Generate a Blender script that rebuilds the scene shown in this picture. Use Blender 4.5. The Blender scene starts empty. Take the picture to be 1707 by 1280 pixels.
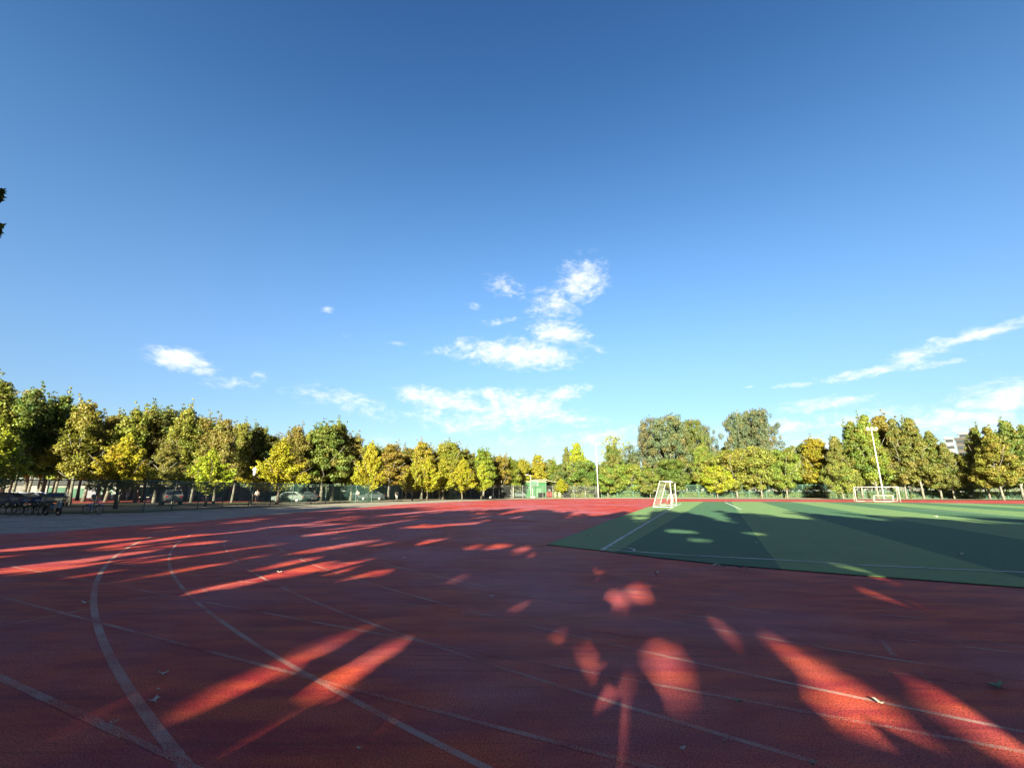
import bpy, math, random
import numpy as np
from mathutils import Vector, Matrix, Euler
random.seed(7)
C = bpy.context.scene
R = math.radians
# ------------------------------------------------------------------ camera
FPX = 750.0; PW = 1707.0; PH = 1280.0; EYE = 1.6; PITCH = math.atan(178 / FPX)
CP, SP = math.cos(PITCH), math.sin(PITCH)
cam_d = bpy.data.cameras.new('camera'); cam = bpy.data.objects.new('camera', cam_d); C.collection.objects.link(cam)
cam_d.sensor_width = 36; cam_d.lens = 36 * FPX / PW; cam_d.clip_start = .05; cam_d.clip_end = 4000
cam.location = (0, 0, EYE); cam.rotation_euler = (math.pi / 2 + PITCH, 0, 0)
C.camera = cam
# ------------------------------------------------------------------ light
SUN_EL = R(17); SUN_AZ = R(15)      # shadows run towards SUN_AZ right of straight ahead
sd = bpy.data.lights.new('sun', 'SUN'); sun = bpy.data.objects.new('sun', sd); C.collection.objects.link(sun)
sd.energy = 5.0; sd.angle = R(.55); sd.color = (1.0, .95, .68)
ray = Vector((math.sin(SUN_AZ) * math.cos(SUN_EL), math.cos(SUN_AZ) * math.cos(SUN_EL), -math.sin(SUN_EL)))
sun.rotation_euler = ray.to_track_quat('-Z', 'Y').to_euler(); sun.location = (-20, -60, 40)
C.view_settings.view_transform = 'Standard'; C.view_settings.look = 'None'
C.view_settings.exposure = 2.45; C.view_settings.gamma = 1
SKY_STRENGTH = .05
C.render.engine = 'CYCLES'
C.cycles.max_bounces = 6; C.cycles.transparent_max_bounces = 6; C.cycles.diffuse_bounces = 3; C.cycles.glossy_bounces = 2; C.cycles.transmission_bounces = 3

# ------------------------------------------------------------------ geometry of the place as read from the photograph
def at(u, v):
    'ground point seen at a photograph position'
    x = (u - PW / 2) / FPX; y = (PH / 2 - v) / FPX
    d = (x, CP - y * SP, SP + y * CP); t = -EYE / d[2]
    return (d[0] * t, d[1] * t)
def top_of(v, Y):
    k = (PH / 2 - v) / FPX
    return Y * (SP + k * CP) / (CP - k * SP) + EYE
def x_of(u, Y, z=0.):
    return (u - PW / 2) / FPX * (Y * CP + (z - EYE) * SP)
def azel(u, v):
    x = (u - PW / 2) / FPX; y = (PH / 2 - v) / FPX
    d = Vector((x, CP - y * SP, SP + y * CP)).normalized()
    return math.atan2(d.x, d.y), math.asin(d.z)

# ------------------------------------------------------------------ node helpers
def new_mat(name):
    m = bpy.data.materials.new(name); m.use_nodes = True
    nt = m.node_tree; nt.nodes.clear()
    out = nt.nodes.new('ShaderNodeOutputMaterial'); return m, nt, out
class N:
    def __init__(s, nt): s.nt = nt
    def __call__(s, kind, **kw):
        n = s.nt.nodes.new('ShaderNode' + kind)
        for k, v in kw.items():
            if k.startswith('_'): n.inputs[k[1:].replace('_', ' ')].default_value = v
            else: setattr(n, k, v)
        return n
    def link(s, a, b): s.nt.links.new(a, b)
    def math(s, op, a, b=None, c=None, clamp=False):
        n = s.nt.nodes.new('ShaderNodeMath'); n.operation = op; n.use_clamp = clamp
        for i, v in enumerate((a, b, c)):
            if v is None: continue
            if isinstance(v, (int, float)): n.inputs[i].default_value = v
            else: s.nt.links.new(v, n.inputs[i])
        return n.outputs[0]
    def mix(s, fac, a, b, blend='MIX'):
        n = s.nt.nodes.new('ShaderNodeMix'); n.data_type = 'RGBA'; n.blend_type = blend
        for i, v in ((0, fac), (6, a), (7, b)):
            if isinstance(v, (int, float)): n.inputs[i].default_value = v
            elif isinstance(v, tuple): n.inputs[i].default_value = (*v, 1) if len(v) == 3 else v
            else: s.nt.links.new(v, n.inputs[i])
        return n.outputs[2]
    def ramp(s, fac, lo, hi):
        n = s.nt.nodes.new('ShaderNodeMapRange'); n.interpolation_type = 'SMOOTHSTEP'
        s.nt.links.new(fac, n.inputs[0]); n.inputs[1].default_value = lo; n.inputs[2].default_value = hi
        return n.outputs[0]
    def noise(s, vec, scale, detail=4, rough=.55, dist=0., w=None):
        n = s.nt.nodes.new('ShaderNodeTexNoise'); n.inputs['Scale'].default_value = scale
        n.inputs['Detail'].default_value = detail; n.inputs['Roughness'].default_value = rough
        n.inputs['Distortion'].default_value = dist
        if vec is not None: s.nt.links.new(vec, n.inputs['Vector'])
        return n.outputs[0]
    def mapping(s, vec, loc=(0, 0, 0), rot=(0, 0, 0), sc=(1, 1, 1)):
        n = s.nt.nodes.new('ShaderNodeMapping'); n.inputs[1].default_value = loc; n.inputs[2].default_value = rot; n.inputs[3].default_value = sc
        s.nt.links.new(vec, n.inputs[0]); return n.outputs[0]

# ------------------------------------------------------------------ world: sky with clouds
world = bpy.data.worlds.new('World'); C.world = world; world.use_nodes = True
wt = world.node_tree; wt.nodes.clear(); n = N(wt)
wo = n('OutputWorld'); bg = n('Background'); bg.inputs[1].default_value = SKY_STRENGTH
n.link(bg.outputs[0], wo.inputs[0])
sky = n('TexSky', sky_type='NISHITA', sun_disc=False, sun_elevation=SUN_EL, sun_rotation=math.pi + SUN_AZ,
        altitude=50, air_density=1.0, dust_density=.2, ozone_density=2.2)
hs = n('HueSaturation'); hs.inputs['Saturation'].default_value = 1.04; hs.inputs['Value'].default_value = .97
n.link(sky.outputs[0], hs.inputs['Color'])
tc = n('TexCoord'); sep = n('SeparateXYZ'); n.link(tc.outputs['Generated'], sep.inputs[0])
AZ = n.math('ARCTAN2', sep.outputs[0], sep.outputs[1]); EL = n.math('ARCSINE', sep.outputs[2])
cr_ = n('ValToRGB'); n.link(n.math('DIVIDE', EL, 1.0), cr_.inputs[0]); cr_.color_ramp.interpolation = 'B_SPLINE'
els = cr_.color_ramp.elements; els[0].position = 0; els[0].color = (.45, .47, .52, 1); els[1].position = .95; els[1].color = (.29, .50, .72, 1)
for p_, c_ in ((.12, (.52, .57, .64, 1)), (.28, (.71, .78, .87, 1)), (.50, (.62, .82, .93, 1)), (.72, (.41, .64, .82, 1))):
    e_ = els.new(p_); e_.color = c_
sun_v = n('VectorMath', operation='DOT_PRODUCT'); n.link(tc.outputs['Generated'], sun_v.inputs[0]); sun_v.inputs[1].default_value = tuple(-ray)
fill_glow = n.ramp(sun_v.outputs['Value'], -.02, .75)      # warm fill added to the unseen sun-side sky to offset blue shade
skybase = n.mix(fill_glow, n.mix(1.0, hs.outputs[0], cr_.outputs[0], 'MULTIPLY'), (.95, .80, .86))
comb = n('CombineXYZ'); n.link(AZ, comb.inputs[0]); n.link(EL, comb.inputs[1])
cv = n.mapping(comb.outputs[0], sc=(1, 1.9, 1))
warp = n('TexNoise'); warp.inputs['Scale'].default_value = 9; warp.inputs['Detail'].default_value = 3; n.link(cv, warp.inputs['Vector'])
wsub = n('VectorMath', operation='SUBTRACT'); n.link(warp.outputs[1], wsub.inputs[0]); wsub.inputs[1].default_value = (.5, .5, .5)
wsc = n('VectorMath', operation='SCALE'); n.link(wsub.outputs[0], wsc.inputs[0]); wsc.inputs[3].default_value = .07
wad = n('VectorMath', operation='ADD'); n.link(cv, wad.inputs[0]); n.link(wsc.outputs[0], wad.inputs[1])
fb = n.noise(wad.outputs[0], 32, 10, .68)
wsep = n('SeparateXYZ'); n.link(wsc.outputs[0], wsep.inputs[0])
AZw = n.math('ADD', AZ, n.math('MULTIPLY', wsep.outputs[0], .8)); ELw = n.math('ADD', EL, n.math('MULTIPLY', wsep.outputs[1], .35))
# patches: photo position, half length, half height (photo px), tilt in degrees, weight
CL = [(970, 468, 44, 34, 35, .8), (925, 508, 46, 30, 15, .62), (932, 558, 46, 20, -8, .95), (858, 590, 90, 22, -4, 1.05),
      (912, 592, 40, 16, 0, .9), (985, 575, 34, 7, -20, .5), (742, 584, 34, 9, 0, .5), (845, 478, 46, 20, -15, .42), (835, 535, 44, 7, 8, .38), (790, 512, 20, 8, 0, .3),
      (700, 655, 42, 13, 0, .95), (752, 668, 70, 18, -8, .8), (815, 656, 42, 9, -4, .8), (938, 655, 48, 12, 10, .85), (865, 680, 90, 26, 0, .85), (800, 704, 100, 20, 0, .62),
      (930, 692, 70, 13, -8, .7), (720, 690, 60, 16, 0, .45), (970, 705, 40, 9, 0, .4),
      (302, 599, 48, 15, -8, 1.1), (333, 616, 22, 10, 0, .7), (375, 634, 60, 12, -6, .42), (432, 625, 22, 14, 0, .32), (520, 652, 50, 12, -6, .4), (575, 668, 84, 20, -14, .5), (640, 695, 40, 9, 0, .3),
      (547, 520, 12, 6, 0, .42), (655, 574, 24, 6, 0, .26), (580, 560, 14, 6, 0, .22),
      (1640, 553, 100, 11, 17, .8), (1530, 590, 80, 15, 22, .62), (1430, 625, 110, 10, 11, .62), (1545, 612, 90, 6, 12, .5), (1330, 643, 60, 5, 6, .36),
      (1375, 672, 85, 11, 9, .62), (1310, 708, 44, 12, 0, .8), (1480, 668, 34, 5, 14, .32), (1250, 644, 16, 4, 6, .35),
      (1690, 660, 120, 32, 16, .85), (1600, 700, 150, 26, 3, .72), (1450, 695, 130, 20, 4, .52), (1370, 740, 130, 26, 0, .45),
      (1000, 728, 80, 14, 6, .6), (1050, 745, 70, 20, 0, .4), (1230, 720, 60, 20, 0, .3), (640, 740, 90, 26, 0, .22), (900, 735, 120, 16, 0, .3)]
mask = None
for u, v, a, b, t, w in CL:
    az, el = azel(u, v); az2, el2 = azel(u + a * math.cos(R(t)), v - a * math.sin(R(t))); az3, el3 = azel(u - b * math.sin(R(t)), v - b * math.cos(R(t)))
    la = math.hypot(az2 - az, el2 - el); lb = math.hypot(az3 - az, el3 - el); th = math.atan2(el2 - el, az2 - az)
    dx = n.math('SUBTRACT', AZw, az); dy = n.math('SUBTRACT', ELw, el)
    px_ = n.math('MULTIPLY_ADD', dx, math.cos(th) / la, n.math('MULTIPLY', dy, math.sin(th) / la))
    py_ = n.math('MULTIPLY_ADD', dy, math.cos(th) / lb, n.math('MULTIPLY', dx, -math.sin(th) / lb))
    r2 = n.math('ADD', n.math('MULTIPLY', px_, px_), n.math('MULTIPLY', py_, py_))
    m_ = n.math('MULTIPLY', n.math('EXPONENT', n.math('MULTIPLY', r2, -1.05)), w)
    mask = m_ if mask is None else n.math('MAXIMUM', mask, m_)
dens = n.math('ADD', n.math('MULTIPLY', mask, 1.3), n.math('MULTIPLY', n.math('SUBTRACT', fb, .5), 2.7))
dens = n.math('MULTIPLY', n.ramp(dens, .08, 1.4), n.ramp(mask, .05, .28))
cshade = n.noise(cv, 34, 4, .5)
ccol = n.mix(n.ramp(cshade, .35, .65), (3.7, 4.0, 4.7), (5.2, 5.1, 5.0))
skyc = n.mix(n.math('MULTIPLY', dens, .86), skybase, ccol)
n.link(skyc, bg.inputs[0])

# ------------------------------------------------------------------ materials
MATS = {}
def simple(name, col, rough=.6, metal=0., spec=.4, vary=.12, scale=3., coat=0.):
    m, nt, out = new_mat(name); q = N(nt)
    b = q('BsdfPrincipled'); q.link(b.outputs[0], out.inputs[0])
    t = q('TexCoord'); nz = q.noise(t.outputs['Object'], scale, 5, .6)
    lo = tuple(c * (1 - vary) for c in col); hi = tuple(min(1, c * (1 + vary)) for c in col)
    q.link(q.mix(q.ramp(nz, .3, .7), lo, hi), b.inputs['Base Color'])
    b.inputs['Roughness'].default_value = rough; b.inputs['Metallic'].default_value = metal
    b.inputs['Specular IOR Level'].default_value = spec; b.inputs['Coat Weight'].default_value = coat
    MATS[name] = m; return m
simple('white_paint', (0.420, 0.410, 0.370), .45, vary=.06); simple('green_paint', (.03, .13, .09), .5); simple('dark_green', (.018, .06, .045), .55); simple('fence_green', (.045, .10, .085), .5)
simple('grey_metal', (0.130, 0.140, 0.140), .45, .3, vary=.15); simple('black', (.015, .015, .017), .45); simple('rubber', (.018, .018, .018), .8)
simple('chrome', (.6, .6, .6), .25, .9); simple('glass_dark', (.012, .016, .02), .08, spec=.8); simple('shed_green', (.003, .072, .018), .5, vary=.1, scale=1.2)
simple('roof_cream', (0.260, 0.250, 0.190), .5); simple('blue_paint', (.02, .16, .45), .4); simple('net', (0.200, 0.200, 0.185), .8)
simple('car_white', (0.400, 0.400, 0.390), .25, coat=.6, vary=.02); simple('car_blue', (.03, .06, .20), .25, coat=.6, vary=.05); simple('car_dark', (.02, .025, .03), .25, coat=.6, vary=.05)
simple('car_silver', (.33, .34, .35), .28, .4, coat=.6, vary=.03); simple('car_sage', (.11, .14, .13), .3, coat=.5, vary=.03); simple('car_red', (.30, .02, .02), .3, coat=.5, vary=.03); simple('car_cream', (0.340, 0.340, 0.260), .3, coat=.5, vary=.03)
simple('lamp_glass', (0.450, 0.450, 0.430), .3, vary=.03); simple('red_light', (.4, .02, .02), .3); simple('bin_green', (0.240, 0.320, 0.140), .5); simple('red_plastic', (0.260, 0.030, 0.030), .5)
simple('wall_beige', (0.220, 0.210, 0.185), .8, vary=.1, scale=.8); simple('wall_brown', (0.060, 0.052, 0.048), .85, vary=.2); simple('window_dark', (.03, .035, .045), .25)
simple('skin', (.45, .26, .18), .6); simple('cloth_white', (.75, .75, .74), .85); simple('cloth_dark', (.03, .03, .05), .9); simple('hair', (.015, .012, .01), .7)
simple('bark_brown', (.085, .07, .055), .9, vary=.45, scale=6); simple('lime_wash', (0.350, 0.340, 0.300), .9, vary=.12)
simple('screen_grey', (0.150, 0.148, 0.145), .9, vary=.14, scale=.9); simple('screen_green', (0.050, 0.110, 0.080), .9, vary=.2, scale=.9); simple('screen_pale', (0.130, 0.200, 0.155), .9, vary=.15, scale=.9)
simple('screen_white', (0.220, 0.220, 0.215), .85, vary=.12, scale=.9); simple('screen_lilac', (0.150, 0.155, 0.185), .9, vary=.1, scale=.9); simple('screen_red', (0.300, 0.090, 0.070), .85, vary=.2, scale=1.5)
simple('screen_dark', (.03, .04, .05), .8, vary=.2); simple('screen_orange', (0.340, 0.110, 0.050), .8, vary=.15); simple('roof_dark', (.035, .037, .04), .8, vary=.2)
simple('dead_leaf', (.30, .27, .20), .7, vary=.3, scale=20); simple('pale_leaf', (.52, .52, .44), .7, vary=.2, scale=20); simple('dry_leaf_green', (.12, .16, .07), .7, vary=.3, scale=20)
simple('concrete', (.30, .29, .27), .9, vary=.15)

def bark_plane():
    m, nt, out = new_mat('bark_mottled'); q = N(nt); b = q('BsdfPrincipled', _Roughness=.85); q.link(b.outputs[0], out.inputs[0])
    t = q('TexCoord'); v = q.mapping(t.outputs['Object'], sc=(1, 1, .45))
    nz = q.ramp(q.noise(v, 5, 4, .6, 1.), .45, .55); n2 = q.noise(v, 16, 3)
    q.link(q.mix(nz, (.09, .085, .07), q.mix(n2, (.14, .13, .105), (.26, .24, .20))), b.inputs['Base Color'])
    MATS['bark'] = m
bark_plane()

def leaf_mat():
    m, nt, out = new_mat('leaf'); q = N(nt)
    oi = q('ObjectInfo'); at_ = q('Attribute', attribute_name='tint')
    sp = q('SeparateColor'); q.link(at_.outputs['Color'], sp.inputs[0])   # r: clump, g: leaf, b: age
    hsv = q('HueSaturation')
    q.link(q.math('MULTIPLY_ADD', sp.outputs[0], -.05, .525), hsv.inputs['Hue'])
    hsv.inputs['Saturation'].default_value = 1.0
    q.link(q.math('MULTIPLY_ADD', sp.outputs[1], .8, .62), hsv.inputs['Value'])
    q.link(oi.outputs['Color'], hsv.inputs['Color'])
    old = q.math('MULTIPLY', q.ramp(sp.outputs[2], .58, .98), .7)
    col = q.mix(old, hsv.outputs[0], (.175, .125, 0.030))
    d = q('BsdfPrincipled', _Roughness=.55); d.inputs['Specular IOR Level'].default_value = .35
    q.link(col, d.inputs['Base Color'])
    tr = q('BsdfTranslucent'); q.link(q.mix(.5, col, (.30, .30, .03)), tr.inputs[0])
    mx = q('MixShader'); mx.inputs[0].default_value = .24
    q.link(d.outputs[0], mx.inputs[1]); q.link(tr.outputs[0], mx.inputs[2]); q.link(mx.outputs[0], out.inputs[0])
    MATS['leaf'] = m
leaf_mat()

def track_col(q, P):
    'colour of the granulated rubber: red with wear patches tinted with purple sheen, and dark granules with pore shade painted in'
    big = q.noise(P, .16, 5, .6, .4); st = q.noise(q.mapping(P, rot=(0, 0, R(25)), sc=(.9, 3.2, 1)), .9, 5, .62)
    col = q.mix(q.ramp(st, .36, .66), (.34, .019, .023), (.60, .084, .030))
    worn_sheen = q.math('MULTIPLY', q.ramp(big, .43, .60), .62)
    col = q.mix(worn_sheen, col, (.42, .145, .20))  # wear patches also carry the purple shade hue and sky sheen as colour
    stn = q.noise(P, .55, 6, .7, .6); col = q.mix(q.math('MULTIPLY', q.ramp(stn, .52, .70), .38), col, (.13, .014, .018))
    seams = q.noise(q.mapping(P, rot=(0, 0, R(27)), sc=(.18, 7., 1)), 1.3, 3, .6)
    col = q.mix(q.math('MULTIPLY', q.ramp(seams, .56, .68), .42), col, (.14, .014, .012))
    g = q.noise(P, 75, 3, .75); g2 = q.noise(P, 48, 2, .6)
    col = q.mix(q.math('MULTIPLY', q.ramp(g, .40, .66), .72), (.035, .008, .010), col, 'MIX') if False else q.mix(q.math('MULTIPLY', q.ramp(g, .54, .43), .74), col, (.045, .008, .010))  # dark granules, with the shade of the pores painted into the low points
    col = q.mix(q.math('MULTIPLY', q.ramp(g2, .58, .68), .5), col, (.52, .085, .05))
    return col, g
def track_mat():
    m, nt, out = new_mat('track_rubber'); q = N(nt); P = q('NewGeometry').outputs['Position']
    b = q('BsdfPrincipled', _Roughness=.62); b.inputs['Specular IOR Level'].default_value = .14
    col, g = track_col(q, P); q.link(col, b.inputs['Base Color'])
    big = q.noise(P, .22, 4, .6); q.link(q.math('MULTIPLY_ADD', big, -.35, .85), b.inputs['Roughness'])
    bp = q('Bump'); bp.inputs['Strength'].default_value = .55; bp.inputs['Distance'].default_value = .006
    q.link(g, bp.inputs['Height']); q.link(bp.outputs[0], b.inputs['Normal'])
    q.link(b.outputs[0], out.inputs[0]); MATS['track'] = m
def line_mat(name, wear, white=(.38, .27, .24), base='track'):
    m, nt, out = new_mat(name); q = N(nt); P = q('NewGeometry').outputs['Position']
    b = q('BsdfPrincipled', _Roughness=.8); b.inputs['Specular IOR Level'].default_value = .12
    if base == 'track': col, g = track_col(q, P)
    else:
        g = q.noise(P, 60, 2, .7); col = q.mix(g, (.04, .12, .07), (.05, .14, .08))
    w1 = q.noise(P, 130, 2, .7); w2 = q.noise(P, 1.1, 4, .6)
    f = q.math('ADD', w1, q.math('MULTIPLY', q.math('SUBTRACT', w2, .5), .55))
    q.link(q.mix(q.ramp(f, wear - .05, wear + .07), col, white), b.inputs['Base Color'])
    bp = q('Bump'); bp.inputs['Strength'].default_value = .4; bp.inputs['Distance'].default_value = .005
    q.link(g, bp.inputs['Height']); q.link(bp.outputs[0], b.inputs['Normal'])
    q.link(b.outputs[0], out.inputs[0]); MATS[name] = m
track_mat()
line_mat('line_strong', .475); line_mat('line_mid', .51); line_mat('line_worn', .52); line_mat('line_faint', .555)
line_mat('pitch_line', .42, (.52, .56, .55), 'turf')
STRIPE_N = (math.sin(R(65.5)), -math.cos(R(65.5)))
def turf_mat():
    m, nt, out = new_mat('artificial_turf'); q = N(nt); P = q('NewGeometry').outputs['Position']
    sx = q('SeparateXYZ'); q.link(P, sx.inputs[0])
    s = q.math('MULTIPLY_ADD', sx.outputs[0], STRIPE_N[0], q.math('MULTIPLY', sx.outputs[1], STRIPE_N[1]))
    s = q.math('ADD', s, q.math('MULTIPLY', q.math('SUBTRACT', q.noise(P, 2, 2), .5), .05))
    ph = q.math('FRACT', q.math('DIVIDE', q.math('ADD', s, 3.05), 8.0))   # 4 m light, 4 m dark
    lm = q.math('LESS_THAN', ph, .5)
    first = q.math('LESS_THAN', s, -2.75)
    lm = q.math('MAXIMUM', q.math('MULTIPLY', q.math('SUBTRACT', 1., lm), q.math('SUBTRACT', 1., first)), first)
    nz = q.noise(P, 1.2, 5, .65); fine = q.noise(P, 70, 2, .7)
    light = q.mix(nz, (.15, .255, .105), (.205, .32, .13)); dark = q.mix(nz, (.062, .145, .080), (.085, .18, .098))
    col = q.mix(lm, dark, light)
    col = q.mix(q.math('MULTIPLY', q.ramp(fine, .58, .38), .45), col, (.01, .03, .02))
    wr_ = q.noise(q.mapping(P, rot=(0, 0, R(24)), sc=(1, 2.2, 1)), .35, 6, .68, .5); col = q.mix(q.math('MULTIPLY', q.ramp(wr_, .52, .72), .2), col, (.045, .075, .05))
    w3_ = q.noise(P, 3.2, 5, .7); col = q.mix(q.math('MULTIPLY', q.ramp(w3_, .56, .72), .30), col, (.19, .22, .11))
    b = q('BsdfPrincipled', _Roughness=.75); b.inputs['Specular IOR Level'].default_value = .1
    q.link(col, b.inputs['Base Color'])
    bp = q('Bump'); bp.inputs['Strength'].default_value = .6; bp.inputs['Distance'].default_value = .02
    q.link(fine, bp.inputs['Height']); q.link(bp.outputs[0], b.inputs['Normal'])
    q.link(b.outputs[0], out.inputs[0]); MATS['turf'] = m
turf_mat()
def ground_mat(name, c1, c2, c3, s1=.4, s2=9, rough=.9, stretch=(1, 1, 1), thr=(.5, .7)):
    m, nt, out = new_mat(name); q = N(nt); P = q.mapping(q('NewGeometry').outputs['Position'], sc=stretch)
    b = q('BsdfPrincipled', _Roughness=rough); b.inputs['Specular IOR Level'].default_value = .1
    a = q.noise(P, s1, 6, .65); d = q.noise(P, s2, 4, .6)
    col = q.mix(q.ramp(d, .3, .7), c1, c2); col = q.mix(q.ramp(a, *thr), col, c3)
    q.link(col, b.inputs['Base Color']); q.link(b.outputs[0], out.inputs[0]); MATS[name] = m
ground_mat('earth', (.060, .055, .032), (.085, .075, .045), (.045, .06, .02))
ground_mat('sand', (.34, .27, .20), (.42, .34, .26), (.27, .22, .16), .5)
ground_mat('asphalt', (.045, .047, .05), (.065, .066, .07), (.08, .08, .08))
ground_mat('court_red', (.28, .06, .05), (.32, .08, .06), (.26, .07, .06))
ground_mat('grass_strip', (.09, .12, .04), (.14, .15, .06), (.22, .19, .12), 1.0, 20, thr=(.45, .6))
def paver_mat():
    m, nt, out = new_mat('grey_pavers'); q = N(nt); P = q('NewGeometry').outputs['Position']
    br = q('TexBrick'); br.inputs['Scale'].default_value = 1; br.inputs['Brick Width'].default_value = .4; br.inputs['Row Height'].default_value = .2
    br.inputs['Mortar Size'].default_value = .008; br.inputs[1].default_value = (.26, .23, .19, 1); br.inputs[2].default_value = (.34, .30, .25, 1); br.inputs[3].default_value = (.08, .08, .08, 1)
    q.link(P, br.inputs[0])
    a = q.noise(q.mapping(P, rot=(0, 0, R(-8)), sc=(.5, 1.6, 1)), .8, 6, .7)
    col = q.mix(q.math('MULTIPLY', q.ramp(a, .42, .62), .7), br.outputs[0], (.12, .105, .09))
    a2 = q.noise(P, 3.0, 5, .7); col = q.mix(q.math('MULTIPLY', q.ramp(a2, .56, .7), .6), col, (.14, .10, .07))
    b = q('BsdfPrincipled', _Roughness=.85); b.inputs['Specular IOR Level'].default_value = .3
    q.link(col, b.inputs['Base Color']); q.link(b.outputs[0], out.inputs[0]); MATS['pavers'] = m
paver_mat()

# ------------------------------------------------------------------ mesh helpers
class MB:
    def __init__(s): s.v = []; s.f = []
    def add(s, vs, fs):
        o = len(s.v); s.v += [tuple(p) for p in vs]; s.f += [tuple(i + o for i in f) for f in fs]
    def box(s, c, d, rz=0., ry=0., rx=0., M=None):
        hx, hy, hz = d[0] / 2, d[1] / 2, d[2] / 2
        m = M if M is not None else Euler((rx, ry, rz)).to_matrix()
        vs = [Vector(c) + m @ Vector((x, y, z)) for x in (-hx, hx) for y in (-hy, hy) for z in (-hz, hz)]
        s.add(vs, [(0, 1, 3, 2), (4, 6, 7, 5), (0, 4, 5, 1), (2, 3, 7, 6), (0, 2, 6, 4), (1, 5, 7, 3)]); return s
    def tube(s, path, rad, k=8, cap=True):
        P = [Vector(p) for p in path]
        if isinstance(rad, (int, float)): rad = [rad] * len(P)
        ref = None; rings = []
        for i, p in enumerate(P):
            d = (P[min(i + 1, len(P) - 1)] - P[max(i - 1, 0)]).normalized()
            a = Vector((0, 0, 1)) if abs(d.z) < .9 else Vector((1, 0, 0))
            x = d.cross(a).normalized()
            if ref is not None:
                x = (ref - d * ref.dot(d)).normalized()
            ref = x; y = d.cross(x)
            rings.append([p + (x * math.cos(2 * math.pi * j / k) + y * math.sin(2 * math.pi * j / k)) * rad[i] for j in range(k)])
        vs = [q for r in rings for q in r]; fs = []
        for i in range(len(P) - 1):
            for j in range(k):
                a = i * k + j; b = i * k + (j + 1) % k; fs.append((a, b, b + k, a + k))
        if cap: fs.append(tuple(range(k))[::-1]); fs.append(tuple(range((len(P) - 1) * k, len(P) * k)))
        s.add(vs, fs); return s
    def ring(s, c, r, t, axis='y', k=24, kk=6):
        vs = []; fs = []
        for i in range(k):
            a = 2 * math.pi * i / k
            for j in range(kk):
                b = 2 * math.pi * j / kk; rr = r + t * math.cos(b); h = t * math.sin(b)
                p = {'y': (rr * math.cos(a), h, rr * math.sin(a)), 'z': (rr * math.cos(a), rr * math.sin(a), h), 'x': (h, rr * math.cos(a), rr * math.sin(a))}[axis]
                vs.append(Vector(c) + Vector(p))
                fs.append((i * kk + j, i * kk + (j + 1) % kk, ((i + 1) % k) * kk + (j + 1) % kk, ((i + 1) % k) * kk + j))
        s.add(vs, fs); return s
    def ball(s, c, r, k=12, h=8):
        if isinstance(r, (int, float)): r = (r, r, r)
        vs = [Vector(c) + Vector((0, 0, r[2]))]
        for i in range(1, h):
            a = math.pi * i / h
            vs += [Vector(c) + Vector((r[0] * math.sin(a) * math.cos(2 * math.pi * j / k), r[1] * math.sin(a) * math.sin(2 * math.pi * j / k), r[2] * math.cos(a))) for j in range(k)]
        vs.append(Vector(c) - Vector((0, 0, r[2]))); fs = [(0, 1 + j, 1 + (j + 1) % k) for j in range(k)]
        for i in range(h - 2):
            for j in range(k):
                a = 1 + i * k + j; b = 1 + i * k + (j + 1) % k; fs.append((a, a + k, b + k, b))
        L = len(vs) - 1; fs += [(L, L - k + (j + 1) % k, L - k + j) for j in range(k)]
        s.add(vs, fs); return s
    def prism(s, pts, z0, z1):
        k = len(pts); vs = [(x, y, z0) for x, y in pts] + [(x, y, z1) for x, y in pts]
        s.add(vs, [tuple(range(k))[::-1], tuple(range(k, 2 * k))] + [(i, (i + 1) % k, (i + 1) % k + k, i + k) for i in range(k)]); return s
    def build(s, name, mat, parent=None, smooth=False, bevel=0.):
        me = bpy.data.meshes.new(name); me.from_pydata(s.v, [], s.f); me.update()
        if mat: me.materials.append(MATS[mat])
        if smooth: me.polygons.foreach_set('use_smooth', [True] * len(me.polygons))
        o = bpy.data.objects.new(name, me); C.collection.objects.link(o)
        if parent: o.parent = parent
        if bevel:
            b = o.modifiers.new('bevel', 'BEVEL'); b.width = bevel; b.segments = 2; b.limit_method = 'ANGLE'
        return o
def tag(o, label=None, cat=None, group=None, kind=None):
    for k, v in (('label', label), ('category', cat), ('group', group), ('kind', kind)):
        if v: o[k] = v
    return o
def empty(name, loc=(0, 0, 0), rz=0., label=None, cat=None, group=None):
    o = bpy.data.objects.new(name, None); C.collection.objects.link(o); o.location = loc; o.rotation_euler = (0, 0, rz)
    o.empty_display_size = .3
    return tag(o, label, cat, group)
def copy_tree(o, parent=None):
    c = o.copy(); C.collection.objects.link(c)
    if parent: c.parent = parent
    for ch in [x for x in KIDS.get(o.name, [])]: copy_tree(ch, c)
    return c
KIDS = {}
def index_kids():
    KIDS.clear()
    for o in C.collection.objects:
        if o.parent: KIDS.setdefault(o.parent.name, []).append(o)
def clone(proto, loc, rz, label, group=None):
    o = copy_tree(proto); o.location = loc; o.rotation_euler = (0, 0, rz); o['label'] = label
    if group: o['group'] = group
    return o
def sheet(name, pts, z, mat, kind='structure', thick=0.):
    m = MB()
    if thick: m.prism(pts, z - thick, z)
    else: m.add([(x, y, z) for x, y in pts], [tuple(range(len(pts)))])
    o = m.build(name, mat)
    if o.data.polygons[0].normal.z < 0 and not thick: o.data.flip_normals()
    return tag(o, kind=kind)

# ------------------------------------------------------------------ ground, pavement, track, pitch
sheet('ground', [(-1500, -1500), (1500, -1500), (1500, 1500), (-1500, 1500)], -.03, 'earth')
edge_px = [(100, 885), (200, 877), (330, 869), (430, 859), (560, 849), (660, 841), (760, 836), (850, 833)]
edge = [(-60, 22), (-26, 15.2), (-19.5, 18)] + [at(*p) for p in edge_px]
far = [at(1000, 831), at(1150, 832), at(1300, 832.6), at(1500, 833.4), at(1707, 834), (140, 77)]
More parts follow.
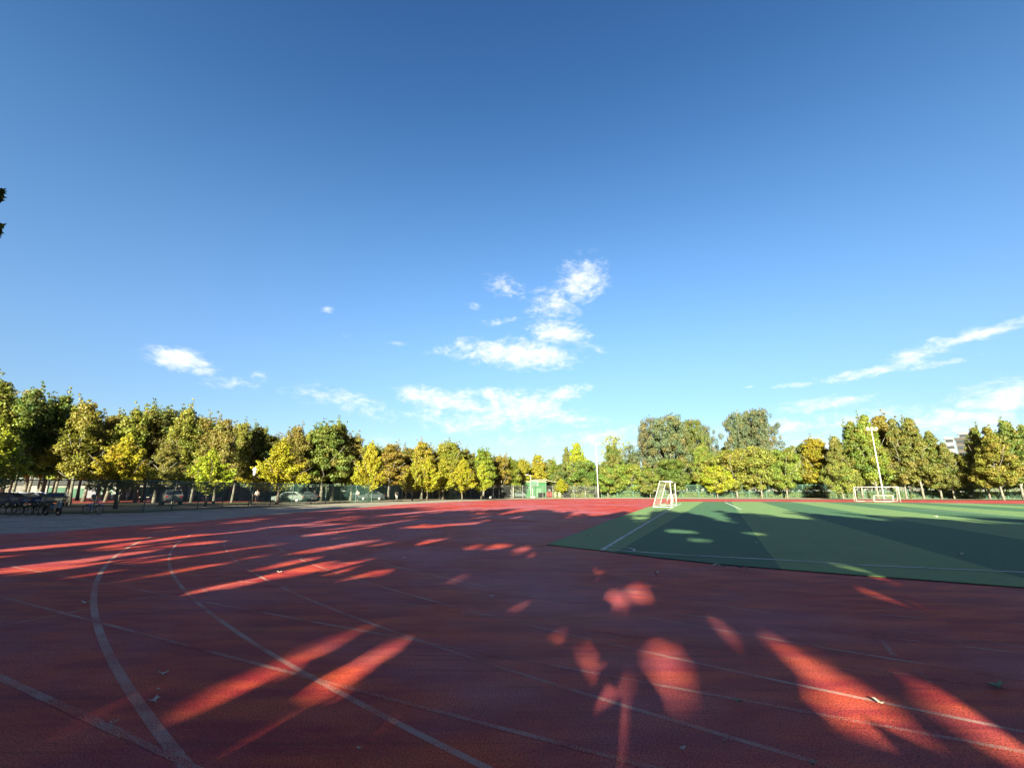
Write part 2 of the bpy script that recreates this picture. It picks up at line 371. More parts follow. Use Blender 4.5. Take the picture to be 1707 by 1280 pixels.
# grey paved area left of the track
fence_px = [(6, 857.5), (157, 855.7), (239, 854), (307, 850), (367, 847), (419, 845), (465, 843), (506, 841.7), (542, 840), (575, 838.6), (630, 837), (670, 835.2), (720, 833.2), (770, 832), (850, 830.6), (930, 829.6), (1000, 829.2)]
fpts = [(-70, 27), (-46, 30)] + [at(*p) for p in fence_px]
sheet('pavement', fpts[:16] + [at(850, 834.5), at(700, 841), at(560, 852), at(430, 862), at(330, 872), at(200, 881), (-17, 17), (-27, 12), (-70, 18)], -.012, 'pavers')
sheet('grass_verge', [(-90, 28)] + fpts[:16] + [at(850, 829.8), at(700, 831.5), at(540, 834), at(400, 837), at(240, 841), at(0, 845), (-90, 40)], -.020, 'grass_strip')
sheet('sandy_path', [(-90, 36), at(0, 853.2), at(240, 848.6), at(310, 847.2), at(420, 843.4), at(540, 839.4), at(640, 836.3), at(720, 833.6), at(850, 831.6), at(1000, 830.8), (150, 86), (150, 92), at(1000, 829.3), at(850, 830), at(700, 832), at(540, 835.6), at(400, 839.6), at(240, 843.4), at(0, 847.5), (-90, 46)], -.016, 'sand')
sheet('parking_asphalt', [(-150, 44), at(0, 846.5), at(240, 843), at(400, 839), at(540, 835.2), at(640, 833), (-10, 100), (-10, 112), (-150, 112)], -.024, 'asphalt')
sheet('red_court', [(-150, 62), at(0, 840), at(240, 838), at(430, 836.5), at(455, 834), at(455, 829.5), (-60, 116), (-190, 116)], -.008, 'court_red')
track = sheet('running_track', edge + far + [(140, -60), (-60, -60)][:0] + [(140, -12), (60, -14), (30, -4.5), (4, -1.0), (-8, 1.2), (-22, 6), (-60, 12)], 0, 'track')
tu_px = [(912, 908), (960, 890), (1020, 866), (1080, 845.5), (1105, 838.8), (1135, 836.2), (1300, 836.3), (1500, 837.6), (1707, 840)]
tn_px = [(1707, 980), (1550, 968), (1400, 957), (1200, 941), (1100, 930), (1005, 918.5)]
turf_pts = [at(*p) for p in tu_px] + [(130, 60), (130, -30), (60, -16.5)] + [at(*p) for p in tn_px]
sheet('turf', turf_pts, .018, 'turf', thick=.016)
# dark rubber kerb strip along the near and left edge of the turf
def ribbon(m, pts, w, z, side=0.):
    P = [Vector((p[0], p[1], 0)) for p in pts]; L = []
    for i, p in enumerate(P):
        d = (P[min(i + 1, len(P) - 1)] - P[max(i - 1, 0)]).normalized(); nn = Vector((-d.y, d.x, 0))
        L += [p + nn * (w / 2 + side), p + nn * (-w / 2 + side)]
    m.add([(q.x, q.y, z) for q in L], [(2 * i, 2 * i + 1, 2 * i + 3, 2 * i + 2) for i in range(len(P) - 1)])
km = MB(); ribbon(km, [at(960, 890), at(912, 908)][::-1], .07, .008)
kk = [at(1105, 838.8), at(1080, 845.5), at(1020, 866), at(960, 890), at(912, 908), at(1005, 918.5), at(1100, 930), at(1200, 941), at(1400, 957), at(1550, 968), at(1707, 980), (60, -16.5)]
km = MB(); ribbon(km, kk, .10, .006, .0)
tag(km.build('turf_kerb', 'rubber'), kind='structure')

# lane lines: straights parallel to the near side and the bend round (26.5, 37)
LC = Vector((26.5, 37)); LN = Vector((.4515, .8923)); LU = Vector((.8923, -.4515))
def arc_pts(Rr, a0, a1, k):
    return [(LC.x + Rr * math.cos(a), LC.y + Rr * math.sin(a)) for a in np.linspace(a0, a1, k)]
A0 = math.atan2(-LN.y, -LN.x)   # where bend meets the straight
def lane(name, mat, w, z, pts):
    m = MB(); ribbon(m, pts, w, z); o = m.build(name, mat)
    if o.data.polygons[0].normal.z < 0: o.data.flip_normals()
    return tag(o, kind='structure')
lane('lane_line', 'line_strong', .078, .0008, arc_pts(44.22, A0 + .12, A0 - .63, 120))
lane('lane_line', 'line_faint', .05, .0008, arc_pts(44.22, A0 - .63, A0 - 1.3, 60))
for Rr, mt, w, mt2, e in ((43.1, 'line_strong', .055, 'line_mid', .58), (41.85, 'line_mid', .05, 'line_worn', .5), (40.6, 'line_worn', .05, 'line_faint', .55),
                      (39.35, 'line_worn', .05, 'line_faint', .5), (38.1, 'line_faint', .05, 'line_faint', .4), (36.9, 'line_faint', .05, 'line_faint', .4)):
    lane('lane_line', mt, w, .0008, arc_pts(Rr, A0 + .05, A0 - e, 100))
    lane('lane_line', mt2, w, .0008, arc_pts(Rr, A0 - e, A0 - e - .22, 50))
for off, mt, w, s0, s1 in ((.62, 'line_worn', .05, -14, 4), (1.94, 'line_worn', .05, -4.1, 26), (1.94, 'line_mid', .07, -9.5, -3.9), (3.17, 'line_worn', .05, -16, 30), (4.40, 'line_worn', .05, -22, 36),
                           (5.63, 'line_faint', .05, -18, 40), (6.86, 'line_faint', .05, -14, 45), (8.05, 'line_faint', .05, -10, 45), (9.25, 'line_faint', .05, -6, 45)):
    p = [LN * off + LU * s for s in np.linspace(s0, s1, 24)]
    lane('lane_line', mt, w, (.0016 if mt == 'line_mid' else .0012), [(q.x, q.y) for q in p])
lane('lane_line', 'line_faint', .05, .002, [at(0, 1043), at(120, 1020), at(200, 1003), at(330, 985), at(440, 962)])
lane('lane_line', 'line_faint', .05, .002, [at(1455, 1050), at(1490, 1092)]); lane('lane_line', 'line_faint', .05, .002, [at(1528, 1115), at(1552, 1138)])
# pitch lines
cr = Vector(at(1005, 917)); pm = MB()
ribbon(pm, [at(1003, 918), at(1060, 883), at(1119, 847.5), at(1136, 839)], .12, 0.024)
ribbon(pm, [at(1004, 916.6), at(1140, 926.5), at(1290, 934), at(1430, 943), at(1707, 955.5), (14, 7.6), (60, -14.5)], .11, 0.026)
ribbon(pm, [(cr.x + .85 * math.cos(a), cr.y + .85 * math.sin(a)) for a in np.linspace(R(-25), R(67), 16)], .08, 0.030)
ribbon(pm, [at(1209, 837.5), at(1236, 849.5)], .16, 0.024)
ribbon(pm, [at(1500, 848), at(1600, 854), at(1707, 861.8), (70, 20)], .12, 0.024)
ribbon(pm, [at(1300, 838.3), at(1500, 840), at(1707, 843.6)], .2, 0.024)
tag(pm.build('pitch_lines', 'pitch_line'), kind='structure')

# ------------------------------------------------------------------ foliage
def quads_mesh(name, V, tint, mat='leaf'):
    'V: (n,4,3) corners'
    nq = len(V); me = bpy.data.meshes.new(name)
    me.vertices.add(nq * 4); me.vertices.foreach_set('co', V.reshape(-1).astype(np.float32))
    me.loops.add(nq * 4); me.loops.foreach_set('vertex_index', np.arange(nq * 4, dtype=np.int32))
    me.polygons.add(nq); me.polygons.foreach_set('loop_start', np.arange(0, nq * 4, 4, dtype=np.int32))
    me.update(calc_edges=True)
    ca = me.color_attributes.new('tint', 'FLOAT_COLOR', 'POINT')
    col = np.ones((nq, 4, 4), np.float32); col[:, :, :3] = tint[:, None, :]
    ca.data.foreach_set('color', col.reshape(-1))
    me.materials.append(MATS[mat]); return me
def leaves(rng, pts, nrm, size, tint):
    n_ = len(pts); d = nrm + rng.normal(0, .55, (n_, 3)); d /= np.linalg.norm(d, axis=1)[:, None] + 1e-9
    r = rng.normal(0, 1, (n_, 3)); a = np.cross(d, r); a /= np.linalg.norm(a, axis=1)[:, None] + 1e-9; b = np.cross(d, a)
    s = size * rng.uniform(.6, 1.35, (n_, 1)); a = a * s * .62; b = b * s * .42
    V = np.stack([pts - a, pts - b + a * .15, pts + a, pts + b + a * .15], 1)
    return V
PROF = {'plane': lambda t: np.where(t < .22, .55 + .45 * np.sqrt(np.clip(t / .22, 0, 1)), np.clip(1 - ((t - .22) / .78) ** 1.35 * .9, 0, 1)),
        'cone': lambda t: np.where(t < .15, .7 + .3 * t / .15, np.clip(1 - ((t - .15) / .85) ** 1.25 * .93, 0, 1)),
        'round': lambda t: np.sqrt(np.clip(1 - (1.9 * t - .95) ** 2, .05, 1)),
        'poplar': lambda t: np.where(t < .35, .65 + .35 * t / .35, np.sqrt(np.clip(1 - ((t - .35) / .7) ** 2.2, .08, 1))),
        'wisp': lambda t: np.sqrt(np.clip(1 - (1.9 * t - .95) ** 2, .1, 1))}
def crown_points(kind, seed, H, base, W, n_, rb=1.1, nb=60, leaders=4):
    rng = np.random.default_rng(seed); prof = PROF[kind]; cs = []; rs = []
    ph = rng.uniform(0, 2 * math.pi, 3); am = rng.uniform(.08, .2, 3)
    for i in range(nb):
        t = rng.uniform(0, .86 if kind == 'plane' else .92) ** (1.1 if kind == 'plane' else .9); a = rng.uniform(0, 2 * math.pi)
        lump = 1 + am[0] * math.sin(2 * a + ph[0] + 3 * t) + am[1] * math.sin(3 * a + ph[1] - 5 * t)
        Rr = W / 2 * float(prof(np.array(t))) * lump; rr = max(0, Rr * math.sqrt(rng.uniform(.12, 1)) - rb * .45)
        cs.append((rr * math.cos(a), rr * math.sin(a), base + t * (H - base))); rs.append(rb * rng.uniform(.6, 1.2) * (.55 + .45 * float(prof(np.array(t)))))
    for i in range(leaders):
        a = rng.uniform(0, 2 * math.pi); rr = W * .5 * rng.uniform(.05, .5); top = H * (1 if i == 0 else rng.uniform(.70 if kind == 'plane' else .8, .97))
        for k in range(9):
            zz = top - .036 * H * k - .15; cs.append((rr * math.cos(a) + rng.normal(0, .1), rr * math.sin(a) + rng.normal(0, .1), zz)); rs.append(rb * (.26 + .085 * k))
    cs = np.array(cs); rs = np.array(rs); w = rs ** 2; cnt = rng.choice(len(cs), n_, p=w / w.sum())
    d = rng.normal(0, 1, (n_, 3)); d /= np.linalg.norm(d, axis=1)[:, None]
    rad = rs[cnt][:, None] * (.35 + .72 * rng.uniform(0, 1, (n_, 1)) ** .5)
    P = cs[cnt] + d * rad * np.array([1, 1, .8]); nr = d + np.array([0, 0, .35])
    clump = rng.uniform(0, 1, len(cs)); age = rng.uniform(0, 1, len(cs))
    tint = np.stack([clump[cnt], rng.uniform(0, 1, n_) * .6 + clump[cnt] * .4, np.clip(age[cnt] * .75 + rng.uniform(0, .35, n_), 0, 1)], 1)
    return rng, P, nr, tint
def ginkgo_points(seed, H, base, W, n_):
    rng = np.random.default_rng(seed); seg = []
    nbr = 62
    for i in range(nbr):
        t = (i + rng.uniform(0, 1)) / nbr; z0 = base * .9 + t * (H * .93 - base); a = i * 2.4 + rng.uniform(-.4, .4)
        L = (W / 2) * (1 - t) ** .95 * rng.uniform(.7, 1.25) + .25; el = R(rng.uniform(15, 50) + 18 * t)
        d = np.array([math.cos(a) * math.cos(el), math.sin(a) * math.cos(el), math.sin(el)]); p = np.array([0, 0, z0])
        seg.append((p, d, L))
        for k in range(3):
            q = p + d * L * rng.uniform(.35, .85); d2 = d + rng.normal(0, .5, 3); d2 /= np.linalg.norm(d2); seg.append((q, d2, L * rng.uniform(.25, .45)))
    seg.append((np.array([0, 0, H * .8]), np.array([0, 0, 1.]), H * .2))
    Ls = np.array([s[2] for s in seg]); c = rng.choice(len(seg), n_, p=Ls / Ls.sum()); f = rng.uniform(0.12, 1, n_)
    P0 = np.array([s[0] for s in seg]); D = np.array([s[1] for s in seg])
    rad = .30 * (1.1 - f)[:, None] + .07
    o = rng.normal(0, 1, (n_, 3)); o /= np.linalg.norm(o, axis=1)[:, None]
    P = P0[c] + D[c] * (f * Ls[c])[:, None] + o * rad; cl = rng.uniform(0, 1, len(seg))
    tint = np.stack([cl[c], rng.uniform(.15, .9, n_), rng.uniform(0, .62, n_)], 1)
    return rng, P, o + np.array([0, 0, .4]), tint
def trunk_mesh(seed, H, base, W, r0, kind, chk=None):
    rng = random.Random(seed); m = MB(); path = [(0, 0, -.05)]; rad = [r0 * 1.35]; x = y = 0.
    lean = (rng.uniform(-.03, .03), rng.uniform(-.03, .03))
    for k in range(1, 8):
        z = H * .85 * k / 7; x += lean[0] * H / 7 + rng.uniform(-.06, .06); y += lean[1] * H / 7 + rng.uniform(-.06, .06)
        path.append((x, y, z)); rad.append(r0 * (1 - .8 * k / 7))
    m.tube(path, rad, 8)
    for i in range(9 if kind != 'ginkgo' else 6):
        a = i * 2.3 + rng.uniform(-.3, .3); z0 = base * .82 + (H * .5 - base * .8) * i / 9
        L = W * .42 * rng.uniform(.8, 1.1); up = rng.uniform(.7, 1.5)
        f = z0 / (H * .85) * 7; j = min(6, int(f)); tt = f - j
        px, py = path[j][0] * (1 - tt) + path[j + 1][0] * tt, path[j][1] * (1 - tt) + path[j + 1][1] * tt
        pts = [(px, py, z0)]
        for k in range(1, 5):
            q = k / 4; pts.append((px + math.cos(a) * L * q, py + math.sin(a) * L * q, z0 + L * up * q ** 1.1)); a += rng.uniform(-.15, .15)
        if chk is not None and not shade_keep(np.array([(p[0] + chk[0], p[1] + chk[1], p[2]) for p in pts]), 0).all(): continue
        m.tube(pts, [r0 * .42 * (1 - .85 * k / 4) + .012 for k in range(5)], 6)
    return m
PROTO = {}
def make_proto(key, kind, seed, H, base, W, n_, leaf, rb=1.1, nb=60, leaders=4, r0=.16, bark='bark'):
    if kind == 'ginkgo': rng, P, nr, ti = ginkgo_points(seed, H, base, W, n_)
    else: rng, P, nr, ti = crown_points(kind, seed, H, base, W, n_, rb, nb, leaders)
    me = quads_mesh('crown', leaves(rng, P, nr, leaf, ti), ti)
    tm = trunk_mesh(seed, H, base, W, r0, kind); t = bpy.data.meshes.new('trunk'); t.from_pydata(tm.v, [], tm.f); t.materials.append(MATS[bark])
    t.polygons.foreach_set('use_smooth', [True] * len(t.polygons)); t.update()
    PROTO.setdefault(key, []).append((me, t, H, W))
for i in range(10): make_proto('plane', 'plane', 100 + i, 12, 3.0, 5.6, 24000, .16, .66, 120, 14)
for i in range(4): make_proto('ginkgo', 'ginkgo', 200 + i, 7, 1.5, 5.0, 17000, .12, r0=.11, bark='bark_brown')
for i in range(5): make_proto('cone', 'cone', 300 + i, 14, 2.4, 7.0, 28000, .20, .75, 180, 4, bark='bark')
for i in range(4): make_proto('round', 'round', 400 + i, 8, 1.5, 7.4, 20000, .19, .8, 110, 3, r0=.14)
for i in range(3): make_proto('poplar', 'poplar', 500 + i, 20, 3.5, 13.5, 38000, .25, 1.15, 190, 12, r0=.3)
make_proto('wisp', 'wisp', 600, 18, 8, 9, 4200, .26, .9, 50, 8, r0=.2)
HUE = {'olive': (0.150, 0.168, 0.020), 'green': (0.095, 0.135, 0.026), 'dark': (0.072, 0.105, 0.024), 'brown': (0.150, 0.130, 00.026), 'gold': (0.225, 0.205, 0.018), 'yellow': (.245, .235, .012),
       'lemon': (0.215, 0.240, 0.016), 'lime': (0.145, 0.178, 0.028), 'mid': (0.100, 0.130, 0.024), 'grey': (.078, .108, .058), 'deep': (0.085, 0.118, 00.026), 'amber': (0.170, 0.148, 0.022)}
NAMES = {'plane': 'plane_tree', 'ginkgo': 'ginkgo_tree', 'cone': 'pyramidal_tree', 'round': 'bushy_tree', 'poplar': 'poplar_tree', 'wisp': 'sparse_tree'}
tcount = {}
def tree(key, u, v, Y, hue, label, group, wscale=1., dw=0.):
    'u, v: photo position of its top; Y: metres ahead'
    k = tcount[key] = tcount.get(key, -1) + 1; me, tm, H, W = PROTO[key][k % len(PROTO[key])]
    h = top_of(v, Y); x = x_of(u, Y, h * .8); s = h / H; w = s ** .5 * wscale * random.Random(k * 7 + 3).uniform(.86, 1.2) * (1.25 if key == 'plane' and Y > 72 else 1.)
    o = empty(NAMES[key], (x, Y, -.02), (k * 1.37) % 6.28, label, 'tree', group); o.scale = (w, w, s)
    c = bpy.data.objects.new('crown', me); C.collection.objects.link(c); c.parent = o
    hc = HUE[hue]; j = random.Random(k * 31 + len(key)); c.color = (*[q * j.uniform(.88, 1.12) for q in hc], 1)
    t = bpy.data.objects.new('trunk', tm); C.collection.objects.link(t); t.parent = o
    return o
GA = 'autumn trees beyond the left fence'
T_LEFT = [
 ('plane', 6, 616, 50, 'olive', 'tallest yellow-green plane tree cut by the left frame edge', 1),
 ('plane', 58, 631, 55, 'dark', 'tall dark green plane tree whose forked pale trunk stands beside the blue car'),
 ('plane', 100, 643, 57, 'green', 'dark green plane tree with a narrow top, behind the white car'),
 ('plane', 148, 656, 56, 'amber', 'plane tree turning orange just right of the white car'),
 ('plane', 186, 678, 64, 'brown', 'brownish plane tree behind the gap left of the first yellow ginkgo'),
 ('plane', 222, 668, 60, 'olive', 'broad olive plane tree rising right above the first yellow ginkgo'),
 ('plane', 250, 668, 66, 'olive', 'rounded olive plane tree left of the thin grey-green spire'),
 ('plane', 281, 666, 64, 'deep', 'thin grey-green plane tree spire above the silver car'),
 ('plane', 312, 664, 60, 'olive', 'high olive plane tree just right of the thin grey-green spire'),
 ('plane', 283, 726, 50, 'brown', 'pinkish brown plane tree with a pale trunk beside the silver car'),
 ('plane', 338, 682, 66, 'brown', 'tan and olive plane tree behind the second yellow ginkgo'),
 ('plane', 374, 685, 60, 'brown', 'rusty olive plane tree left of the black lantern post'),
 ('plane', 402, 692, 66, 'olive', 'olive plane tree right behind the white lantern'),
 ('plane', 434, 700, 70, 'green', 'greener plane tree just right of the black lantern post'),
 ('plane', 494, 700, 70, 'brown', 'light brown plane tree right behind the third yellow ginkgo'),
 ('plane', 530, 702, 76, 'olive', 'narrow plane spire first of three over the dark shelter'),
 ('plane', 545, 696, 74, 'green', 'middle plane spire over the dark shelter with the stout grey trunk'),
 ('plane', 563, 694, 78, 'olive', 'tallest right-hand plane spire over the dark shelter'),
 ('plane', 592, 716, 80, 'brown', 'brownish plane tree left of the bright fourth ginkgo'),
 ('plane', 626, 736, 88, 'olive', 'plane tree top showing just behind the fourth ginkgo'),
 ('plane', 652, 731, 84, 'amber', 'brown-gold plane tree just right of the fourth ginkgo'),
 ('plane', 680, 738, 92, 'brown', 'dull brown plane tree in the dip of the skyline'),
 ('plane', 706, 727, 90, 'gold', 'golden olive plane tree right of the skyline dip'),
 ('plane', 735, 731, 96, 'gold', 'golden plane tree behind the golden ginkgo group'),
 ('plane', 754, 728, 92, 'olive', 'olive gold plane tree with the highest top over the golden ginkgos'),
 ('plane', 778, 741, 98, 'brown', 'russet plane tree left of the white twin bracket pole'),
 ('plane', 806, 742, 100, 'olive', 'olive plane tree above the white twin bracket pole'),
 ('plane', 832, 752, 106, 'amber', 'brownish gold plane tree left of the green shed'),
 ('plane', 852, 757, 110, 'olive', 'olive plane tree behind the slim white pole by the shed'),
 ('plane', 872, 760, 118, 'gold', 'golden plane tree directly above the left end of the green shed'),
 ('plane', 896, 751, 122, 'gold', 'bright gold-green tree directly above the shed roof'),
 ('plane', 918, 759, 124, 'olive', 'yellow-green tree right behind the shed awning')]
for e in T_LEFT: tree(e[0], e[1], e[2], e[3], e[4], e[5], GA)
GG = 'yellow ginkgos along the fence'
for u, v, Y, hue, l, w in [
 (-14, 684, 36, 'lemon', 'yellow-green ginkgo cut off by the left frame edge', 1.25),
 (212, 722, 43, 'yellow', 'first full yellow ginkgo, left of the silver car', 1.25),
 (354, 746, 49, 'lemon', 'small ginkgo, yellow above and green below, left of the lantern post', 1.15),
 (472, 730, 56, 'yellow', 'large bright yellow ginkgo just right of the lantern post', 1.35),
 (620, 733, 66, 'yellow', 'slender bright yellow ginkgo standing apart right of the dark shelter', 1.15),
 (690, 768, 78, 'gold', 'dull gold ginkgo at the left end of the golden group', 1.),
 (714, 762, 80, 'yellow', 'yellow ginkgo hanging lowest at the left of the golden group', 1.2),
 (740, 760, 84, 'gold', 'deep gold ginkgo in the middle of the golden group', 1.25),
 (772, 762, 84, 'yellow', 'brightest yellow ginkgo of the golden group over the green booth', 1.3),
 (803, 768, 88, 'lemon', 'lemon yellow ginkgo at the right end of the golden group', 1.),
 (858, 792, 112, 'lemon', 'small narrow yellow ginkgo behind the slim white pole', 1.),
 (935, 796, 110, 'yellow', 'small pale yellow ginkgo beside the right end of the shed', 1.2)]:
    tree('ginkgo', u, v, Y, hue, l, GG, w)
GR = 'green trees beyond the far fence'
for key, u, v, Y, hue, l, w in [
 ('cone', 944, 741, 130, 'mid', 'narrow green tree with a pointed top right of the shed', .8),
 ('cone', 962, 733, 126, 'lemon', 'pointed yellow-green tree left of the tall white pole', 1.),
 ('round', 938, 782, 118, 'dark', 'dark green bushy tree behind the small pale ginkgo', 1.),
 ('round', 975, 768, 118, 'mid', 'green bushy tree left of the tall white pole', 1.2),
 ('round', 1012, 778, 116, 'lime', 'light green bushy tree right of the tall white pole base', 1.1),
 ('wisp', 1022, 722, 138, 'lemon', 'sparse pale yellow tree standing over the round dark tree', 1.),
 ('poplar', 1020, 738, 132, 'deep', 'round dark olive tree just right of the tall white pole', .62),
 ('wisp', 1050, 738, 134, 'grey', 'thin grey-green tree between the round dark tree and the big poplars', 1.),
 ('round', 1048, 772, 118, 'lime', 'light green bushy tree under the left edge of the big poplars', 1.2),
 ('poplar', 1083, 692, 136, 'grey', 'left one of the big grey-green poplars', .62),
 ('poplar', 1114, 687, 130, 'grey', 'broadest and darkest of the big grey-green poplars behind the near goal', .8),
 ('poplar', 1150, 694, 138, 'deep', 'poplar with thin shoots at the right of the dark poplar clump', .66),
 ('poplar', 1176, 706, 142, 'grey', 'lower grey poplar in the notch between the two big crowns', .6),
 ('round', 1082, 784, 112, 'mid', 'low green tree left behind the near goal', 1.),
 ('round', 1120, 764, 114, 'mid', 'green bushy tree directly above the near goal', 1.3),
 ('cone', 1170, 735, 118, 'lime', 'pointed yellow-green tree right of the near goal', .95),
 ('round', 1192, 775, 112, 'lemon', 'low yellow-green tree at the foot of the pointed yellow-green tree', 1.1),
 ('poplar', 1232, 684, 132, 'grey', 'left half crown of the pale grey-green poplar pair', .66),
 ('poplar', 1262, 677, 130, 'grey', 'highest pale grey-green poplar with a feathery round crown', .8),
 ('round', 1222, 748, 112, 'lime', 'light green domed tree below the feathery poplar, left one', 1.1),
 ('round', 1262, 742, 110, 'lime', 'light green domed tree below the feathery poplar, right one with a pale trunk', 1.2),
 ('round', 1304, 748, 108, 'lime', 'light green tree with a leaning pale trunk left of the short lamp pole', 1.15),
 ('round', 1338, 738, 116, 'mid', 'green tree with its top in the dip left of the yellow-olive dome', 1.),
 ('cone', 1316, 742, 124, 'deep', 'dark narrow tree in the dip right of the feathery poplar', .8),
 ('plane', 1358, 722, 112, 'gold', 'yellow-olive domed tree above the short lamp pole', 1.35),
 ('cone', 1392, 722, 104, 'mid', 'pyramidal green tree right of the yellow-olive dome', 1.),
 ('round', 1398, 770, 94, 'lime', 'low light green tree with a forked pale trunk left of the far goal', .95),
 ('cone', 1420, 696, 102, 'mid', 'pyramidal tree left of the leaning floodlight', 1.),
 ('cone', 1443, 684, 100, 'olive', 'tall pyramidal tree right behind the floodlight head', 1.05),
 ('cone', 1466, 683, 104, 'amber', 'brown-topped pyramidal tree just right of the floodlight head', 1.1),
 ('cone', 1490, 693, 98, 'mid', 'pyramidal green tree between the floodlight and the sharpest top', 1.05),
 ('cone', 1517, 690, 96, 'mid', 'pyramidal green tree with the sharpest top right of the floodlight', 1.15),
 ('cone', 1550, 713, 96, 'mid', 'pyramidal green tree sloping down to the white building', 1.05),
 ('cone', 1574, 733, 94, 'mid', 'lower green tree in front of the white building', .9),
 ('round', 1606, 755, 100, 'olive', 'olive tree in front of the dark brown building', 1.),
 ('cone', 1626, 703, 90, 'mid', 'tall green tree with a pointed top right of the brown building', 1.0),
 ('cone', 1649, 707, 86, 'olive', 'green tree with a white lower trunk near the right frame edge', 1.05),
 ('cone', 1679, 695, 88, 'mid', 'tallest green tree near the right frame edge', 1.1),
 ('cone', 1706, 702, 90, 'green', 'dark green tree cut by the right frame edge', 1.1),
 ('cone', 1740, 698, 90, 'green', 'green tree mostly beyond the right frame edge', 1.1)]:
    tree(key, u, v, Y, hue, l, GR, w)
# rows further back that close the view under the crowns
PU = [-40, 0, 60, 100, 150, 180, 250, 310, 370, 430, 500, 560, 600, 650, 700, 750, 800, 850, 900, 950, 1000, 1100, 1250, 1330, 1360, 1440, 1520, 1580, 1620, 1700, 1760]
PV = [640, 640, 650, 665, 680, 695, 690, 685, 705, 715, 720, 715, 730, 745, 748, 748, 755, 765, 768, 765, 770, 745, 740, 755, 745, 710, 715, 750, 722, 715, 715]
PY = [66, 66, 68, 68, 70, 70, 72, 74, 76, 80, 86, 90, 94, 96, 100, 106, 112, 120, 130, 136, 140, 138, 134, 128, 124, 116, 112, 108, 104, 102, 100]
LMK = [(0, 'the left frame edge'), (55, 'the forked pale trunk'), (90, 'the cream car'), (150, 'the blue share bicycle'), (210, 'the first full yellow ginkgo'), (285, 'the silver off-roader'), (350, 'the small two-coloured ginkgo'),
       (420, 'the black lantern post'), (470, 'the large third ginkgo'), (540, 'the stout grey trunk'), (570, 'the dark shelter'), (620, 'the slender ginkgo'), (660, 'the person by the fence'), (712, 'the lowest hanging yellow ginkgo'), (757, 'the green guard booth'), (827, 'the side-on basketball stand'),
       (856, 'the slim white pole'), (890, 'the green shed'), (930, 'the two pale green bins'), (997, 'the tall slim floodlight'), (1050, 'the thin grey tree'), (1115, 'the end-on goal'), (1175, 'the pointed bright tree'), (1250, 'the feathery poplar'), (1310, 'the leaning pale trunk'), (1361, 'the short lamp pole'), (1425, 'the facing goal'),
       (1470, 'the leaning floodlight'), (1517, 'the sharpest treetop'), (1582, 'the white building'), (1625, 'the brown building'), (1680, 'the tall right-edge tree'), (1750, 'the right frame edge')]
HW = {'olive': 'olive', 'brown': 'brownish', 'green': 'dark green', 'dark': 'very dark green', 'amber': 'amber', 'gold': 'golden', 'mid': 'mid green', 'deep': 'deep olive'}
used_l = {}
def rear_label(u, row, hue):
    lm_ = min(LMK, key=lambda q: abs(q[0] - u)); side = 'behind' if abs(u - lm_[0]) < 11 else ('just left of' if u < lm_[0] else 'just right of')
    t = f"{HW[hue]} tree in the {'hindmost' if row else 'rear'} row, {side} {lm_[1]}"; used_l[t] = used_l.get(t, 0) + 1
    return t if used_l[t] == 1 else t.replace('tree in', ['', 'slimmer tree in', 'lower tree in', 'smaller tree in'][used_l[t] - 1])
uu = -30; hi = 0
while uu < 1745:
    for row in (0, 1):
        if 1575 < uu < 1607 and row: continue
        Y = np.interp(uu, PU, PY) + row * 9 + random.uniform(-2, 2); v = np.interp(uu, PU, PV) + row * 2 + random.uniform(-6, 9) + (16 if 1572 < uu < 1610 else 0)
        hu_ = random.choice(['olive', 'brown', 'green', 'olive', 'amber', 'deep'] if uu < 700 else (['olive', 'gold', 'amber', 'mid'] if uu < 920 else ['mid', 'deep', 'green']))
        ut = uu + random.uniform(-6, 6); tree('plane' if uu < 960 else 'cone', ut, v, Y, hu_, rear_label(ut, row, hu_), 'trees of the rear rows', 1.15)
    uu += 21 if uu < 960 else 26; hi += 1
# hedge along the far fence
def hedge(name, pts, hgt, dep, n_, leaf, hue, label, seed=5):
    rng = np.random.default_rng(seed); P = np.array(pts); L = np.linalg.norm(np.diff(P, axis=0), axis=1); cum = np.r_[0, np.cumsum(L)]
    s = rng.uniform(0, cum[-1], n_); x = np.interp(s, cum, P[:, 0]); y = np.interp(s, cum, P[:, 1])
    hh = hgt * (.86 + .14 * np.sin(s * 1.1) * np.sin(s * .37 + 1)); f = rng.uniform(0, 1, n_); side = f < .55
    z = np.where(side, rng.uniform(0, 1, n_), rng.uniform(.9, 1.04, n_)) * hh; q = np.where(side, -dep / 2 + rng.normal(0, .1, n_), rng.uniform(-dep / 2, dep / 2, n_))
    pts3 = np.stack([x, y + q, z], 1); nr = np.where(side[:, None], np.array([0, -1, .3]), np.array([0, -.2, 1.])); nr = nr + rng.normal(0, .4, (n_, 3))
    cl = (np.sin(s * .9) * np.sin(s * .33) * .5 + .5); ti = np.stack([cl, rng.uniform(0, 1, n_), rng.uniform(0, .75, n_)], 1)
    me = quads_mesh('hedge', leaves(rng, pts3, nr, leaf, ti), ti); o = bpy.data.objects.new(name, me); C.collection.objects.link(o); o.color = (*HUE[hue], 1)
    return tag(o, label, 'hedge')
hedge('hedge', [(22, 118.5), (60, 114), (100, 96), (140, 84)], 1.45, 1.2, 26000, .24, 'mid', 'low clipped light green hedge behind the far green fence')
hedge('hedge', [(5, 121.5), (21, 119)], 1.5, 1.0, 4000, .24, 'mid', 'short darker hedge right of the green shed', 6)
hedge('hedge', [(-200, 122), (-100, 122), (-60, 124), (-20, 128)], 4.2, 2.2, 24000, .4, 'dark', 'tall dark hedge behind the court screens', 8)

hedge('hedge', [(-8, 150), (60, 152), (120, 146), (230, 120), (330, 90)], 6.5, 3, 30000, .5, 'dark', 'tall dark thicket closing the view under the right-hand trees', 9)
